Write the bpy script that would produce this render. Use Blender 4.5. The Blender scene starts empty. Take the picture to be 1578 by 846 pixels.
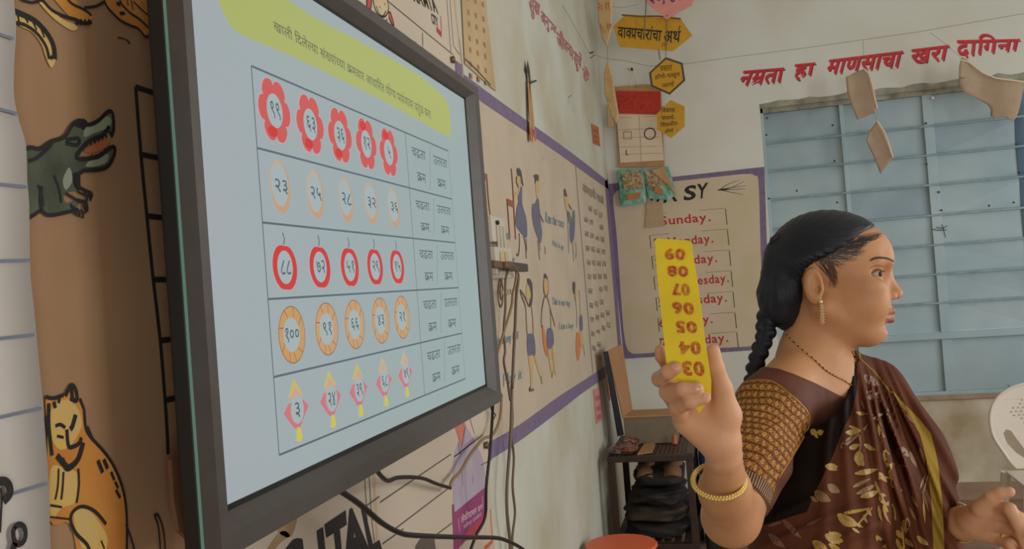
import bpy, bmesh, math, random, time
import numpy as np
from mathutils import Vector, Matrix
from mathutils.geometry import tessellate_polygon
from mathutils.bvhtree import BVHTree
random.seed(7); rng = np.random.default_rng(7)
SC = bpy.context.scene
COL = SC.collection

# ---------------- camera, world, lights, exposure ----------------
FPX, YAW, PITCH, ROLL = 1390.8, 0.23311, 0.014508, -0.0756
IW, IH = 1578, 846
def cam_axes():
    cy, sy, cp, sp = math.cos(YAW), math.sin(YAW), math.cos(PITCH), math.sin(PITCH)
    fw = np.array([-sy*cp, cy*cp, sp]); r = np.array([cy, sy, 0.0]); u = np.cross(r, fw)
    cr, sr = math.cos(ROLL), math.sin(ROLL)
    return cr*r+sr*u, -sr*r+cr*u, fw
CR, CU, CF = cam_axes()
CAM = np.array([0.75, 0.0, 1.56])
cd = bpy.data.cameras.new('camera'); cam = bpy.data.objects.new('camera', cd); COL.objects.link(cam)
cd.sensor_width = 36.0; cd.lens = FPX/IW*36.0; cd.clip_start = 0.05
M = Matrix.Identity(4)
for i in range(3):
    M[i][0], M[i][1], M[i][2], M[i][3] = CR[i], CU[i], -CF[i], CAM[i]
cam.matrix_world = M
SC.camera = cam
SC.view_settings.view_transform = 'Standard'; SC.view_settings.look = 'None'
SC.view_settings.exposure = 0.0; SC.view_settings.gamma = 1.0
SC.view_settings.use_curve_mapping = False
wd = bpy.data.worlds.new('world'); SC.world = wd; wd.use_nodes = True
bg = wd.node_tree.nodes['Background']; bg.inputs[0].default_value = (0.80, 0.90, 1.0, 1); bg.inputs[1].default_value = 0.9
def area(name, loc, size_y, size_z, rot, power, color):
    l = bpy.data.lights.new(name, 'AREA'); l.shape = 'RECTANGLE'; l.size = size_y; l.size_y = size_z
    l.energy = power; l.color = color
    o = bpy.data.objects.new(name, l); COL.objects.link(o); o.location = loc; o.rotation_euler = rot
    return o
# daylight through the two openings of the right wall and the doorway behind the camera
area('daylight_window', (4.35, 4.3, 1.75), 1.7, 1.5, (0, math.radians(90), 0), 31, (1.0, 0.99, 0.97))
area('daylight_window', (4.35, 1.6, 1.75), 1.7, 1.5, (0, math.radians(90), 0), 60, (1.0, 0.99, 0.965))
area('daylight_door', (2.3, -2.35, 1.3), 1.4, 2.2, (math.radians(90), 0, 0), 50, (1.0, 0.99, 0.96))

# ---------------- unprojection of photo pixels onto real planes ----------------
def ray(x, y): return CF*FPX + CR*(x-IW/2) - CU*(y-IH/2)
def onX(x, y, X=0.0): d = ray(x, y); return CAM + d*((X-CAM[0])/d[0])
def onY(x, y, Y=6.25): d = ray(x, y); return CAM + d*((Y-CAM[1])/d[1])
def onZ(x, y, Z=0.0): d = ray(x, y); return CAM + d*((Z-CAM[2])/d[2])
def dep(x, y, t): return CAM + ray(x, y)*(t/FPX)

# ---------------- materials ----------------
def srgb(c):
    f = lambda v: (v/255/12.92) if v/255 <= 0.04045 else ((v/255+0.055)/1.055)**2.4
    return (f(c[0]), f(c[1]), f(c[2]), 1.0)
MATS = {}
def mat(name, rgb, rough=0.6, noise=0.0, scale=8.0, bump=0.0, bscale=60.0, metal=0.0, rgb2=None, emit=0.0, sss=0.0, spec=0.5, sheen=0.0, detail=4.0):
    if name in MATS: return MATS[name]
    m = bpy.data.materials.new(name); m.use_nodes = True; nt = m.node_tree; N = nt.nodes; L = nt.links
    b = N['Principled BSDF']; c = srgb(rgb)
    b.inputs['Base Color'].default_value = c; b.inputs['Roughness'].default_value = rough
    b.inputs['Metallic'].default_value = metal; b.inputs['Specular IOR Level'].default_value = spec
    if sheen: b.inputs['Sheen Weight'].default_value = sheen
    if sss:
        b.inputs['Subsurface Weight'].default_value = sss; b.inputs['Subsurface Radius'].default_value = (0.012, 0.005, 0.003)
        b.inputs['Subsurface Scale'].default_value = 0.6
    tc = N.new('ShaderNodeTexCoord')
    if noise > 0 or rgb2:
        nz = N.new('ShaderNodeTexNoise'); nz.inputs['Scale'].default_value = scale; nz.inputs['Detail'].default_value = detail
        L.new(tc.outputs['Object'], nz.inputs['Vector'])
        mx = N.new('ShaderNodeMix'); mx.data_type = 'RGBA'
        rp = N.new('ShaderNodeValToRGB'); rp.color_ramp.elements[0].position = 0.35; rp.color_ramp.elements[1].position = 0.68
        L.new(nz.outputs['Fac'], rp.inputs['Fac']); L.new(rp.outputs['Color'], mx.inputs['Factor'])
        c2 = srgb(rgb2) if rgb2 else tuple(min(1, v*(1-noise)) for v in c[:3])+(1,)
        mx.inputs['A'].default_value = c; mx.inputs['B'].default_value = c2
        L.new(mx.outputs['Result'], b.inputs['Base Color'])
    if bump > 0:
        n2 = N.new('ShaderNodeTexNoise'); n2.inputs['Scale'].default_value = bscale; n2.inputs['Detail'].default_value = 3
        L.new(tc.outputs['Object'], n2.inputs['Vector'])
        bp = N.new('ShaderNodeBump'); bp.inputs['Strength'].default_value = bump; bp.inputs['Distance'].default_value = 0.01
        L.new(n2.outputs['Fac'], bp.inputs['Height']); L.new(bp.outputs['Normal'], b.inputs['Normal'])
    if emit:
        b.inputs['Emission Color'].default_value = c; b.inputs['Emission Strength'].default_value = emit
        b.inputs['Base Color'].default_value = (0.004, 0.004, 0.004, 1)
    MATS[name] = m
    return m
def paint(rgb, wear=0.12): return mat('paint_%02x%02x%02x' % rgb, rgb, 0.75, noise=wear, scale=25)
def glow(rgb): return mat('lit_screen_%02x%02x%02x' % rgb, rgb, 0.25, emit=1.0, spec=0.25)

# ---------------- mesh builder ----------------
class B:
    def __init__(s): s.v = []; s.f = []
    def quad(s, a, b, c, d):
        n = len(s.v); s.v += [tuple(map(float, p)) for p in (a, b, c, d)]; s.f.append((n, n+1, n+2, n+3))
    def poly(s, *loops):
        flat = [Vector(p) for l in loops for p in l]; n = len(s.v)
        s.v += [tuple(p) for p in flat]
        for t in tessellate_polygon([[Vector(p) for p in l] for l in loops]): s.f.append(tuple(n+i for i in t))
    def slab(s, loop, off):
        "polygon given thickness by the vector off"
        loop = [np.array(p, float) for p in loop]; off = np.array(off, float); n = len(s.v); k = len(loop)
        s.v += [tuple(p) for p in loop] + [tuple(p+off) for p in loop]
        tr = tessellate_polygon([[Vector(p) for p in loop]])
        for t in tr: s.f.append(tuple(n+i for i in t)); s.f.append(tuple(n+k+i for i in reversed(t)))
        for i in range(k): j = (i+1) % k; s.f.append((n+i, n+j, n+k+j, n+k+i))
    def box(s, lo, hi):
        x0, y0, z0 = lo; x1, y1, z1 = hi; n = len(s.v)
        s.v += [(x0,y0,z0),(x1,y0,z0),(x1,y1,z0),(x0,y1,z0),(x0,y0,z1),(x1,y0,z1),(x1,y1,z1),(x0,y1,z1)]
        for q in ((0,3,2,1),(4,5,6,7),(0,1,5,4),(1,2,6,5),(2,3,7,6),(3,0,4,7)): s.f.append(tuple(n+i for i in q))
    def obox(s, c, ax, ay, az):
        "oriented box: centre and three half-axis vectors"
        c, ax, ay, az = (np.array(q, float) for q in (c, ax, ay, az)); n = len(s.v)
        for sz in (-1, 1):
            for sx, sy in ((-1,-1),(1,-1),(1,1),(-1,1)): s.v.append(tuple(c+sx*ax+sy*ay+sz*az))
        for q in ((0,3,2,1),(4,5,6,7),(0,1,5,4),(1,2,6,5),(2,3,7,6),(3,0,4,7)): s.f.append(tuple(n+i for i in q))
    def ribbon(s, pts, w, nrm, w1=None):
        pts = [np.array(p, float) for p in pts]; nrm = np.array(nrm, float); n = len(s.v); k = len(pts)
        for i, p in enumerate(pts):
            t = pts[min(i+1, k-1)]-pts[max(i-1, 0)]; sd = np.cross(t, nrm); sd /= (np.linalg.norm(sd)+1e-9)
            ww = w if np.isscalar(w) else w[i]
            if w1 is not None: ww = w+(w1-w)*i/(k-1)
            s.v += [tuple(p-sd*ww/2), tuple(p+sd*ww/2)]
        for i in range(k-1): s.f.append((n+2*i, n+2*i+1, n+2*i+3, n+2*i+2))
    def tube(s, pts, r, seg=8, cap=True):
        pts = [np.array(p, float) for p in pts]; n0 = len(s.v); k = len(pts)
        t0 = pts[1]-pts[0]; up = np.array([0, 0, 1.0]) if abs(t0[2]) < 0.9*np.linalg.norm(t0) else np.array([1.0, 0, 0])
        for i, p in enumerate(pts):
            t = pts[min(i+1, k-1)]-pts[max(i-1, 0)]; t = t/(np.linalg.norm(t)+1e-9)
            a = np.cross(t, up); a /= (np.linalg.norm(a)+1e-9); up = np.cross(a, t)
            rr = r if np.isscalar(r) else r[i]
            for j in range(seg):
                an = 2*math.pi*j/seg; s.v.append(tuple(p+rr*(math.cos(an)*a+math.sin(an)*up)))
        for i in range(k-1):
            for j in range(seg):
                a = n0+i*seg+j; b2 = n0+i*seg+(j+1) % seg; s.f.append((a, b2, b2+seg, a+seg))
        if cap: s.f.append(tuple(n0+j for j in range(seg))[::-1]); s.f.append(tuple(n0+(k-1)*seg+j for j in range(seg)))
    def sphere(s, c, r, seg=12, rings=8):
        r = (r, r, r) if np.isscalar(r) else r; n = len(s.v)
        for i in range(rings+1):
            th = math.pi*i/rings
            for j in range(seg):
                ph = 2*math.pi*j/seg
                s.v.append((c[0]+r[0]*math.sin(th)*math.cos(ph), c[1]+r[1]*math.sin(th)*math.sin(ph), c[2]+r[2]*math.cos(th)))
        for i in range(rings):
            for j in range(seg):
                a = n+i*seg+j; b2 = n+i*seg+(j+1) % seg; s.f.append((a, a+seg, b2+seg, b2))
    def mesh(s, name, m, smooth=False):
        me = bpy.data.meshes.new(name); me.from_pydata(s.v, [], s.f); me.validate()
        if m: me.materials.append(m)
        if smooth: me.shade_smooth()
        return me
    def build(s, name, m, parent=None, smooth=False, bevel=0):
        o = bpy.data.objects.new(name, s.mesh(name, m, smooth)); COL.objects.link(o)
        if parent: o.parent = parent
        if smooth and not bevel:
            bm = bmesh.new(); bm.from_mesh(o.data); bmesh.ops.remove_doubles(bm, verts=bm.verts, dist=1e-6); bm.to_mesh(o.data); bm.free(); o.data.shade_smooth()
        if bevel:
            # weld first so that the bevel runs round real edges
            bm = bmesh.new(); bm.from_mesh(o.data); bmesh.ops.remove_doubles(bm, verts=bm.verts, dist=1e-5)
            bmesh.ops.recalc_face_normals(bm, faces=bm.faces); bm.to_mesh(o.data); bm.free()
            md = o.modifiers.new('bevel', 'BEVEL'); md.width = bevel; md.segments = 2; md.limit_method = 'ANGLE'
        return o
def tag(o, label, cat, group=None):
    o['label'] = label; o['category'] = cat
    if group: o['group'] = group
    return o
def struct(o): o['kind'] = 'structure'; return o
def empty(name, loc, label=None, cat=None, group=None):
    "an Empty at the base of a thing; parts are built in world coordinates, so their inverse is set by attach()"
    o = bpy.data.objects.new(name, None); COL.objects.link(o); o.location = loc; o.empty_display_size = 0.05
    if label: tag(o, label, cat, group)
    return o
def attach(root):
    "keep world places of parts built in world coordinates under an Empty that is not at the origin"
    for c in root.children: c.matrix_parent_inverse = Matrix.Translation(-root.location)
def smoothpts(pts, n=6, closed=False):
    "Catmull-Rom through the points"
    P = [np.array(p, float) for p in pts]; out = []; k = len(P)
    rngk = range(k if closed else k-1)
    for i in rngk:
        if closed: a, b, c, d = P[(i-1) % k], P[i], P[(i+1) % k], P[(i+2) % k]
        else: a, b, c, d = P[max(i-1, 0)], P[i], P[i+1], P[min(i+2, k-1)]
        for j in range(n):
            t = j/n; out.append(0.5*((2*b)+(c-a)*t+(2*a-5*b+4*c-d)*t*t+(3*b-a-3*c+d)*t**3))
    if not closed: out.append(P[-1])
    return out

# ---------------- lettering: the built-in font laid out with a small shaper for Devanagari ----------------
_gl = {}
def glyph(s, bold=0.0):
    key = (s, bold)
    if key in _gl: return _gl[key]
    cu = bpy.data.curves.new('t', 'FONT'); cu.body = s; cu.dimensions = '2D'; cu.fill_mode = 'FRONT'; cu.offset = bold; cu.resolution_u = 3
    o = bpy.data.objects.new('t', cu); COL.objects.link(o)
    me = bpy.data.meshes.new_from_object(o, depsgraph=bpy.context.evaluated_depsgraph_get())
    v = np.array([p.co[:2] for p in me.vertices]) if len(me.vertices) else np.zeros((0, 2))
    f = [tuple(p.vertices) for p in me.polygons]
    COL.objects.unlink(o); bpy.data.objects.remove(o); bpy.data.curves.remove(cu); bpy.data.meshes.remove(me)
    _gl[key] = (v, f); return v, f
def _halfcut(v, f, frac):
    "left part of a glyph: a consonant without its upright stem"
    bm = bmesh.new(); vs = [bm.verts.new((x, y, 0)) for x, y in v]
    for q in f:
        try: bm.faces.new([vs[i] for i in q])
        except ValueError: pass
    x = v[:, 0].max()*frac
    bmesh.ops.bisect_plane(bm, geom=bm.verts[:]+bm.edges[:]+bm.faces[:], plane_co=(x, 0, 0), plane_no=(1, 0, 0), clear_outer=True)
    bm.verts.index_update(); v2 = np.array([p.co[:2] for p in bm.verts]); f2 = [tuple(p.index for p in q.verts) for q in bm.faces]; bm.free()
    return v2, f2, x
def lay(s, bold=0.0):
    """a string to (verts, faces). '^x' = half form of x, '~' after a cluster = rakar stroke, '`' = reph over the last cluster"""
    V = []; F = []; x = 0.0; n = 0; lay_n = [0]
    def add(v, f, dx, dy=0.0):
        nonlocal n
        if len(v) == 0: return
        V.append(np.column_stack([v+np.array([dx, dy]), np.full(len(v), lay_n[0])])); lay_n[0] += 1; F.extend([tuple(i+n for i in q) for q in f]); n += len(v)
    i = 0; last = 0.0; combining = set('ािीुूृेैोौंःँ')
    while i < len(s):
        c = s[i]
        if c == ' ': x += 0.28; i += 1; continue
        if c == '^':
            v, f = glyph(s[i+1], bold); v2, f2, w = _halfcut(v, f, 0.68); add(v2, f2, x); x += w; i += 2; continue
        if c == '~':
            h = 0.07; p = np.array([[last+0.05, 0.02], [last+0.10, 0.10], [x-0.12, 0.30], [x-0.12, 0.20]]); add(p, [(0, 3, 2, 1)], 0); i += 1; continue
        if c == '`':
            t = [(x-0.10+0.09*math.cos(a), 0.80+0.09*math.sin(a)) for a in np.linspace(math.radians(-80), math.radians(-300), 9)]
            for a, b2 in zip(t[:-1], t[1:]):
                a = np.array(a); b2 = np.array(b2); d = (b2-a); d = np.array([-d[1], d[0]])/np.linalg.norm(d)*0.028
                add(np.array([a-d, b2-d, b2+d, a+d]), [(0, 1, 2, 3)], 0)
            i += 1; continue
        v, f = glyph(c, bold)
        if len(v) == 0: x += 0.3; i += 1; continue
        if c in combining and c not in 'ािीः':
            add(v, f, x)   # zero-width marks carry a negative bearing
            if c in 'ोौ': x += max(0.0, v[:, 0].max())
        else:
            last = x; add(v, f, x); mx = v[:, 0].max()
            if c == 'ि': mx = v[v[:, 1] < 0.4][:, 0].max()+0.06
            deva = '\u0900' <= c <= '\u0965'
            x += mx if deva else mx+0.07
        i += 1
    if not V: return np.zeros((0, 3)), []
    return np.vstack(V), F
def write(b, s, TL, TR, BL, BR=None, bold=0.0):
    "lettering whose ink fills the (bilinear) quad"
    TL, TR, BL = (np.array(p, float) for p in (TL, TR, BL)); BR = np.array(BR, float) if BR is not None else TR+BL-TL
    v, f = lay(s, bold)
    if len(v) == 0: return
    ly = v[:, 2]; v = v[:, :2]; nn_ = np.cross(TR-TL, BL-TL); nn_ = nn_/(np.linalg.norm(nn_)+1e-12); nn_ = nn_*(1 if nn_@(CAM-TL) > 0 else -1)
    lo = v.min(0); hi = v.max(0); q = (v-lo)/(hi-lo+1e-9); n = len(b.v)
    for (a, t), l_ in zip(q, ly):
        t = 1-t; b.v.append(tuple(nn_*(l_*0.00005)+TL*(1-a)*(1-t)+TR*a*(1-t)+BL*(1-a)*t+BR*a*t))
    b.f += [tuple(i+n for i in q2) for q2 in f]
# ======================= the room =======================
YB, XR, YN, ZC = 6.25, 4.5, -2.5, 3.9
m_wall = mat('pale_green_distemper', (202, 204, 192), 0.85, scale=1.9, bump=0.12, bscale=9, rgb2=(184, 176, 152))
m_wallb = mat('lightened_wall_distemper', (218, 218, 208), 0.85, scale=1.6, bump=0.12, bscale=9, rgb2=(206, 203, 190))  # same distemper as the left wall, extra light put into a paler colour
m_ceil = mat('whitewashed_ceiling', (222, 222, 214), 0.9, noise=0.06, scale=3)
m_floor = mat('worn_cement_floor', (156, 128, 108), 0.7, scale=5, bump=0.1, rgb2=(128, 104, 88))
m_steel = mat('pale_blue_enamel', (166, 184, 188), 0.42, scale=3.0, bump=0.10, bscale=7, rgb2=(148, 170, 178))
m_dirt = mat('weathered_plaster', (168, 164, 146), 0.9, scale=12, bump=0.3, rgb2=(120, 118, 104))
m_cream = mat('cream_mural_ground', (198, 182, 160), 0.85, scale=4, bump=0.08, bscale=14, rgb2=(188, 172, 150))
m_purple = mat('purple_border_paint', (128, 110, 140), 0.8, scale=30, rgb2=(114, 98, 128))
def wallbox(name, lo, hi, m): b = B(); b.box(lo, hi); return struct(b.build(name, m))
floor = wallbox('floor', (-0.15, YN-0.15, -0.1), (XR+0.15, YB+0.2, 0), m_floor)
ceil = wallbox('ceiling', (-0.15, YN-0.15, ZC), (XR+0.15, YB+0.2, ZC+0.1), m_ceil)
wl = wallbox('wall_left', (-0.15, YN, 0), (0, YB+0.15, ZC), m_wall)
# back wall with its window opening
WX0, WX1, WZ0, WZ1 = 1.048, 2.70, 0.668, 2.64
b = B()
b.box((0, YB, 0), (WX0, YB+0.15, ZC)); b.box((WX1, YB, 0), (XR, YB+0.15, ZC))
b.box((WX0, YB, 0), (WX1, YB+0.15, WZ0)); b.box((WX0, YB, WZ1), (WX1, YB+0.15, ZC))
wb = struct(b.build('wall_back', m_wallb))
# right wall with two openings, near wall with a doorway (both outside the picture; daylight enters there)
b = B()
for y0, y1 in ((YN, 0.7), (2.5, 3.4), (5.2, YB+0.15)): b.box((XR, y0, 0), (XR+0.15, y1, ZC))
for y0, y1 in ((0.7, 2.5), (3.4, 5.2)): b.box((XR, y0, 0), (XR+0.15, y1, 0.95)); b.box((XR, y0, 2.55), (XR+0.15, y1, ZC))
struct(b.build('wall_right', m_wall))
b = B(); b.box((-0.15, YN-0.15, 0), (1.6, YN, ZC)); b.box((3.0, YN-0.15, 0), (XR+0.15, YN, ZC)); b.box((1.6, YN-0.15, 2.4), (3.0, YN, ZC))
struct(b.build('wall_near', m_wall))

# ---- steel window on the back wall: bars, posts and every sheet pane ----
win = struct(empty('window_1', (1.9, YB, WZ0)))
yP = YB+0.055
barz = [onY(1437, y, YB+0.03)[2] for y in (194, 239, 285, 332, 378, 423, 467.5)]
ledge_z = (onY(1437, 513, YB)[2], onY(1437, 524, YB)[2])
cols = [(WX0+0.015, 1.548), (1.575, 2.055), (2.115, 2.66)]
for (x0, x1) in ((1.548, 1.575), (2.055, 2.115)):
    b = B(); b.box((x0, YB+0.028, WZ0), (x1, YB+0.07, WZ1)); b.build('post', m_steel, win, bevel=0.003)
for (x0, x1, z0, z1) in ((WX0, WX0+0.02, WZ0, WZ1), (2.66, WX1, WZ0, WZ1), (WX0, WX1, WZ1-0.045, WZ1), (WX0, WX1, WZ0, WZ0+0.02)):
    b = B(); b.box((x0, YB+0.02, z0), (x1, YB+0.08, z1)); b.build('frame', m_dirt if z0 > 2.5 else m_steel, win, bevel=0.003)
m_pane2 = mat('blue_sheet_darker', (138, 158, 168), 0.4, scale=4, bump=0.08, bscale=7, rgb2=(156, 176, 182))  # slightly darker blue for every few panes
edges = [WZ1-0.045]+barz+[ledge_z[0]]
for ci, (x0, x1) in enumerate(cols):
    for i in range(len(edges)-1):
        zt, zb = edges[i], edges[i+1]
        b = B(); dy = 0.006*math.sin(3.1*i+ci*2)
        b.slab([(x0, yP+dy, zb), (x1, yP+0.004*(ci-1), zb), (x1, yP-dy, zt), (x0, yP+0.012, zt)], (0, 0.003, 0))
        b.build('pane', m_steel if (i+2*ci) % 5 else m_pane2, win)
    b = B(); b.box((x0, yP, WZ0+0.02), (x1, yP+0.003, ledge_z[1])); b.build('pane', m_steel, win)
m_bar = mat('blue_grey_bar_enamel', (132, 158, 166), 0.4, noise=0.25, scale=20)
for z in barz:
    b = B(); b.box((WX0+0.01, YB+0.022, z-0.007), (2.67, YB+0.034, z+0.007)); b.build('bar', m_bar, win, bevel=0.002)
b = B(); b.box((WX0+0.01, YB+0.012, ledge_z[1]), (2.67, YB+0.05, ledge_z[0])); b.build('transom', m_steel, win, bevel=0.004)
# the curved dull blue curtain edge of the right leaf
b = B()
for i in range(7):
    a0, a1 = i/7, (i+1)/7
    f_ = lambda t: (2.59+0.075*t, yP-0.004-0.028*math.sin(math.pi*t*0.5))
    p0, p1 = f_(a0), f_(a1); b.quad((p0[0], p0[1], WZ0+0.02), (p1[0], p1[1], WZ0+0.02), (p1[0], p1[1], WZ1-0.05), (p0[0], p0[1], WZ1-0.05))
b.build('curved_strip', mat('dull_blue_strip', (98, 126, 150), 0.5, noise=0.1), win, smooth=True)
# latches, screws and rust marks along the posts
b = B()
for (x, y) in ((1283, 193), (1286, 248), (1290, 312), (1427, 190), (1428, 253), (1566, 222), (1571, 266), (1562, 312), (1524, 317), (1447, 296), (1451, 324), (1182, 182), (1181, 208), (1185, 306), (1228, 294)):
    p = onY(x, y, YB+0.02); b.sphere(p, 0.007, 6, 4)
b.build('screw_heads', mat('rusty_steel', (70, 62, 56), 0.7, noise=0.3), win)['kind'] = 'stuff'
b = B()
for pts in ([(1443, 350), (1452, 352), (1460, 348)], [(1452, 346), (1455, 358), (1457, 366)], [(1436, 353), (1448, 355), (1459, 354)], [(1553, 596-3), (1557, 600-3)]):
    b.ribbon([onY(x, y, YB+0.021) for x, y in pts], 0.006, (0, -1, 0))
b.build('scribble', paint((84, 92, 98)), win)
b = B(); b.sphere(onY(1437, 151, YB+0.012), 0.012, 8, 6); b.build('glint_rivet', mat('bright_rivet', (245, 245, 240), 0.2, metal=0.3), win, smooth=True); attach(win)
# chipped lintel, sill edge and the bare lower wall
b = B(); zt = WZ1; n = 26
lo_ = [(WX0+(WX1-WX0)*i/n, YB-0.002, zt-0.012-0.006*random.random()) for i in range(n+1)]
hi_ = [(WX0+(WX1-WX0)*i/n, YB-0.002, zt+0.016+0.022*abs(math.sin(i*0.9))*random.random()) for i in range(n+1)]
b.poly(lo_+hi_[::-1]); b.build('chipped_lintel', m_dirt, wb)
b = B(); b.box((WX0-0.02, YB-0.025, WZ0-0.03), (WX1+0.05, YB, WZ0)); b.build('sill', mat('sill_edge', (176, 150, 126), 0.8, noise=0.3, scale=9), wb, bevel=0.004)
m_dado = mat('stained_cream_dado', (212, 203, 180), 0.85, scale=3.2, bump=0.15, bscale=5, rgb2=(164, 142, 110))
b = B(); b.box((WX0-0.02, YB-0.008, 0.11), (XR, YB, WZ0-0.03)); b.build('dado_plaster', m_dado, wb)
b = B(); b.box((0.95, YB-0.02, 0.0), (XR, YB, 0.11)); struct(b.build('baseboard_back', mat('brown_skirting', (164, 134, 110), 0.8, noise=0.2)))

# ---- painted slogan on the back wall (strokes built from the lettering, red with a drop stroke) ----
m_red = mat('red_wall_paint', (214, 44, 54), 0.6, noise=0.25, scale=40)
def pY(x, y, off=0.0): return onY(x, y, YB-0.002-off)
def pX(x, y, off=0.0): return onX(x, y, 0.002+off)
for s, q in (("नम~ता", ((1146, 109), (1209, 104), (1135, 133), (1205, 126))), ("हा", ((1225, 99), (1257, 96), (1222, 126), (1252, 118))),
             ("माणसाचा", ((1278, 92), (1392, 78), (1271, 115), (1386, 103))), ("खरा", ((1405, 76), (1463, 69), (1402, 99), (1458, 92))),
             ("दािगना", ((1476, 51), (1574, 53), (1473, 90), (1568, 78)))):
    b = B(); p = [pY(x, y) for x, y in q]; write(b, s, *p, bold=0.016); b.build('slogan_word', m_red, wb)
    c = B(); p = [pY(x+1.6, y+2.6, -0.0006) for x, y in q]; write(c, s, *p, bold=0.0); c.build('slogan_shade', mat('dark_red_paint', (150, 34, 44), 0.6), wb)

# ---- weekday chart painted on the back wall ----
m_black = mat('black_brush_paint', (34, 31, 30), 0.7, noise=0.2, scale=50)
def rectpx(b, tl, tr, br, bl, fn, off=0.0): b.poly([fn(*p, off) for p in (tl, tr, br, bl)])
b = B(); rectpx(b, (934, 284), (1178, 257), (1187, 538), (962, 553), pY, -0.0005); b.build('chart_border', m_purple, wb)
inner = [(958, 292), (1000, 284), (1100, 273), (1150, 268), (1163, 271), (1169, 282), (1172, 380), (1176, 470), (1180, 520), (1177, 529), (1168, 533), (1060, 539), (985, 545), (972, 543), (965, 533), (960, 500), (955, 430), (950, 360), (945, 310), (948, 297)]
b = B(); b.poly([tuple(pY(x, y, 0.0002)) for x, y in smoothpts(inner, 3, True)]); b.build('chart_ground', mat('cream_chart_ground', (208, 190, 166), 0.85, scale=5, rgb2=(201, 184, 150)), wb)
b = B()
for s, q in (("D", ((1000, 292), (1014, 289), (1004, 318), (1018, 315))), ("A", ((1020, 288), (1036, 286), (1022, 313), (1044, 310))),
             ("S", ((1055, 287), (1074, 284), (1053, 310), (1072, 307))), ("Y", ((1074, 284), (1092, 281), (1074, 307), (1088, 305)))):
    write(b, s, *[pY(x, y, 0.0005) for x, y in q], bold=0.03)
b.build('chart_title', m_black, wb)
b = B()
for pts in ([(1106, 293), (1125, 290), (1147, 279)], [(1106, 293), (1128, 289), (1150, 286)], [(1106, 293), (1130, 292), (1149, 291)], [(1108, 292), (1125, 296), (1146, 300)], [(1109, 293), (1120, 285), (1140, 277)]):
    b.ribbon([pY(x, y, 0.0005) for x, y in smoothpts(pts, 4)], 0.006, (0, -1, 0), 0.002)
b.build('chart_flourish', m_black, wb)
m_day = mat('crimson_lettering', (192, 48, 62), 0.7, noise=0.2, scale=50)
for s, x0, x1, y0, sk in (("1. Sunday.", 1000, 1094, 327, 10), ("2. Monday.", 1007, 1098, 360, 9), ("3.Tuesday.", 1009, 1104, 390, 9), ("4.Wednesday.", 1012, 1122, 421, 9), ("5.Thursday.", 1014, 1119, 451, 8), ("6. Friday.", 1015, 1097, 484, 7), ("7.Saturday.", 1018, 1121, 513, 6)):
    k = (x1-x0)*0.085; b = B()
    write(b, s, *[pY(x, y, 0.0005) for x, y in ((x0, y0+k), (x1, y0), (x0+2, y0+18+k), (x1+2, y0+18))], bold=0.018); b.build('weekday', m_day, wb)
b = B()
for i, y in enumerate((322, 354, 386, 418, 450, 482, 512)):
    x = 1118+i*2.9
    b.ribbon([pY(x, y, .0006), pY(x+2.4, y+24, .0006)], 0.005, (0, -1, 0))
    xl = 998+i*3.2; b.ribbon([pY(xl, y+9, .0006), pY(xl+2, y+29, .0006)], 0.005, (0, -1, 0))
    b.ribbon([pY(xl, y+9, .0007), pY(xl+30, y+6, .0007)], 0.002, (0, -1, 0)); b.ribbon([pY(x-40, y+2, .0007), pY(x, y-1, .0007)], 0.002, (0, -1, 0))
b.build('chart_rule', m_black, wb)

# ======================= left wall murals =======================
wl_parts = []
def wpart(b, name, m): o = b.build(name, m, wl); return o
# bands: z of the purple lines
zt0 = 2.252; yc = YB-0.01
b = B(); b.box((0, 0.25, 0.60), (0.0008, 2.35, 2.9)); wpart(b, 'mural_ground', mat('tan_mural_ground', (162, 126, 92), 0.85, scale=3, bump=0.08, bscale=10, rgb2=(148, 112, 80))); b = B(); b.poly([tuple(onX(x, y, 0.0012)) for x, y in ((640, 68), (725, 133), (790, 180), (850, 221), (900, 258), (934, 284), (959, 555), (938, 568), (900, 595), (860, 624), (800, 668), (753, 696), (700, 728), (640, 768))]); wpart(b, 'mural_ground', m_cream)
b = B()
top = smoothpts([(520, -40), (640, 57), (725, 122), (790, 170), (850, 213), (900, 250), (936, 279)], 4)
bot = smoothpts([(520, -15), (640, 78), (725, 144), (790, 189), (850, 229), (900, 265), (938, 292)], 4)
b.poly([pX(x, y, 0.0004) for x, y in top]+[pX(x, y, 0.0004) for x, y in bot[::-1]])
top = smoothpts([(560, 800), (700, 710), (753, 682), (800, 655), (860, 612), (900, 586), (938, 560), (957, 545)], 4)
bot = smoothpts([(560, 830), (700, 742), (753, 710), (800, 680), (860, 635), (900, 604), (940, 577), (959, 563)], 4)
b.poly([pX(x, y, 0.0004) for x, y in top]+[pX(x, y, 0.0004) for x, y in bot[::-1]])
b.poly([pX(x, y, 0.0004) for x, y in ((932, 279), (937, 275), (963, 560), (955, 563))])
wpart(b, 'mural_border', m_purple)
b = B(); b.ribbon([pX(x, y, 0.0006) for x, y in ((887, 254), (893, 330), (901, 420), (909, 520), (914, 575))], 0.02, (1, 0, 0)); wpart(b, 'mural_divider', paint((150, 128, 136)))
CN = [0]
def lift(): CN[0] = (CN[0]+1) % 24; return CN[0]*0.000022
def fillX(b, pts, off=0.0006, n=4): o_ = off+lift(); b.poly([tuple(pX(x, y, o_)) for x, y in smoothpts(pts, n, True)])
def strokeX(b, pts, w, off=0.0014, w1=None, n=4): o_ = off+lift(); b.ribbon([pX(x, y, o_) for x, y in smoothpts(pts, n)], w, (1, 0, 0), w1)
def crop(ox, oy, s): return lambda pts: [(ox+x/s, oy+y/s) for x, y in pts]
m_line = mat('black_outline_paint', (30, 26, 24), 0.7, noise=0.15, scale=60)
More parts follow.
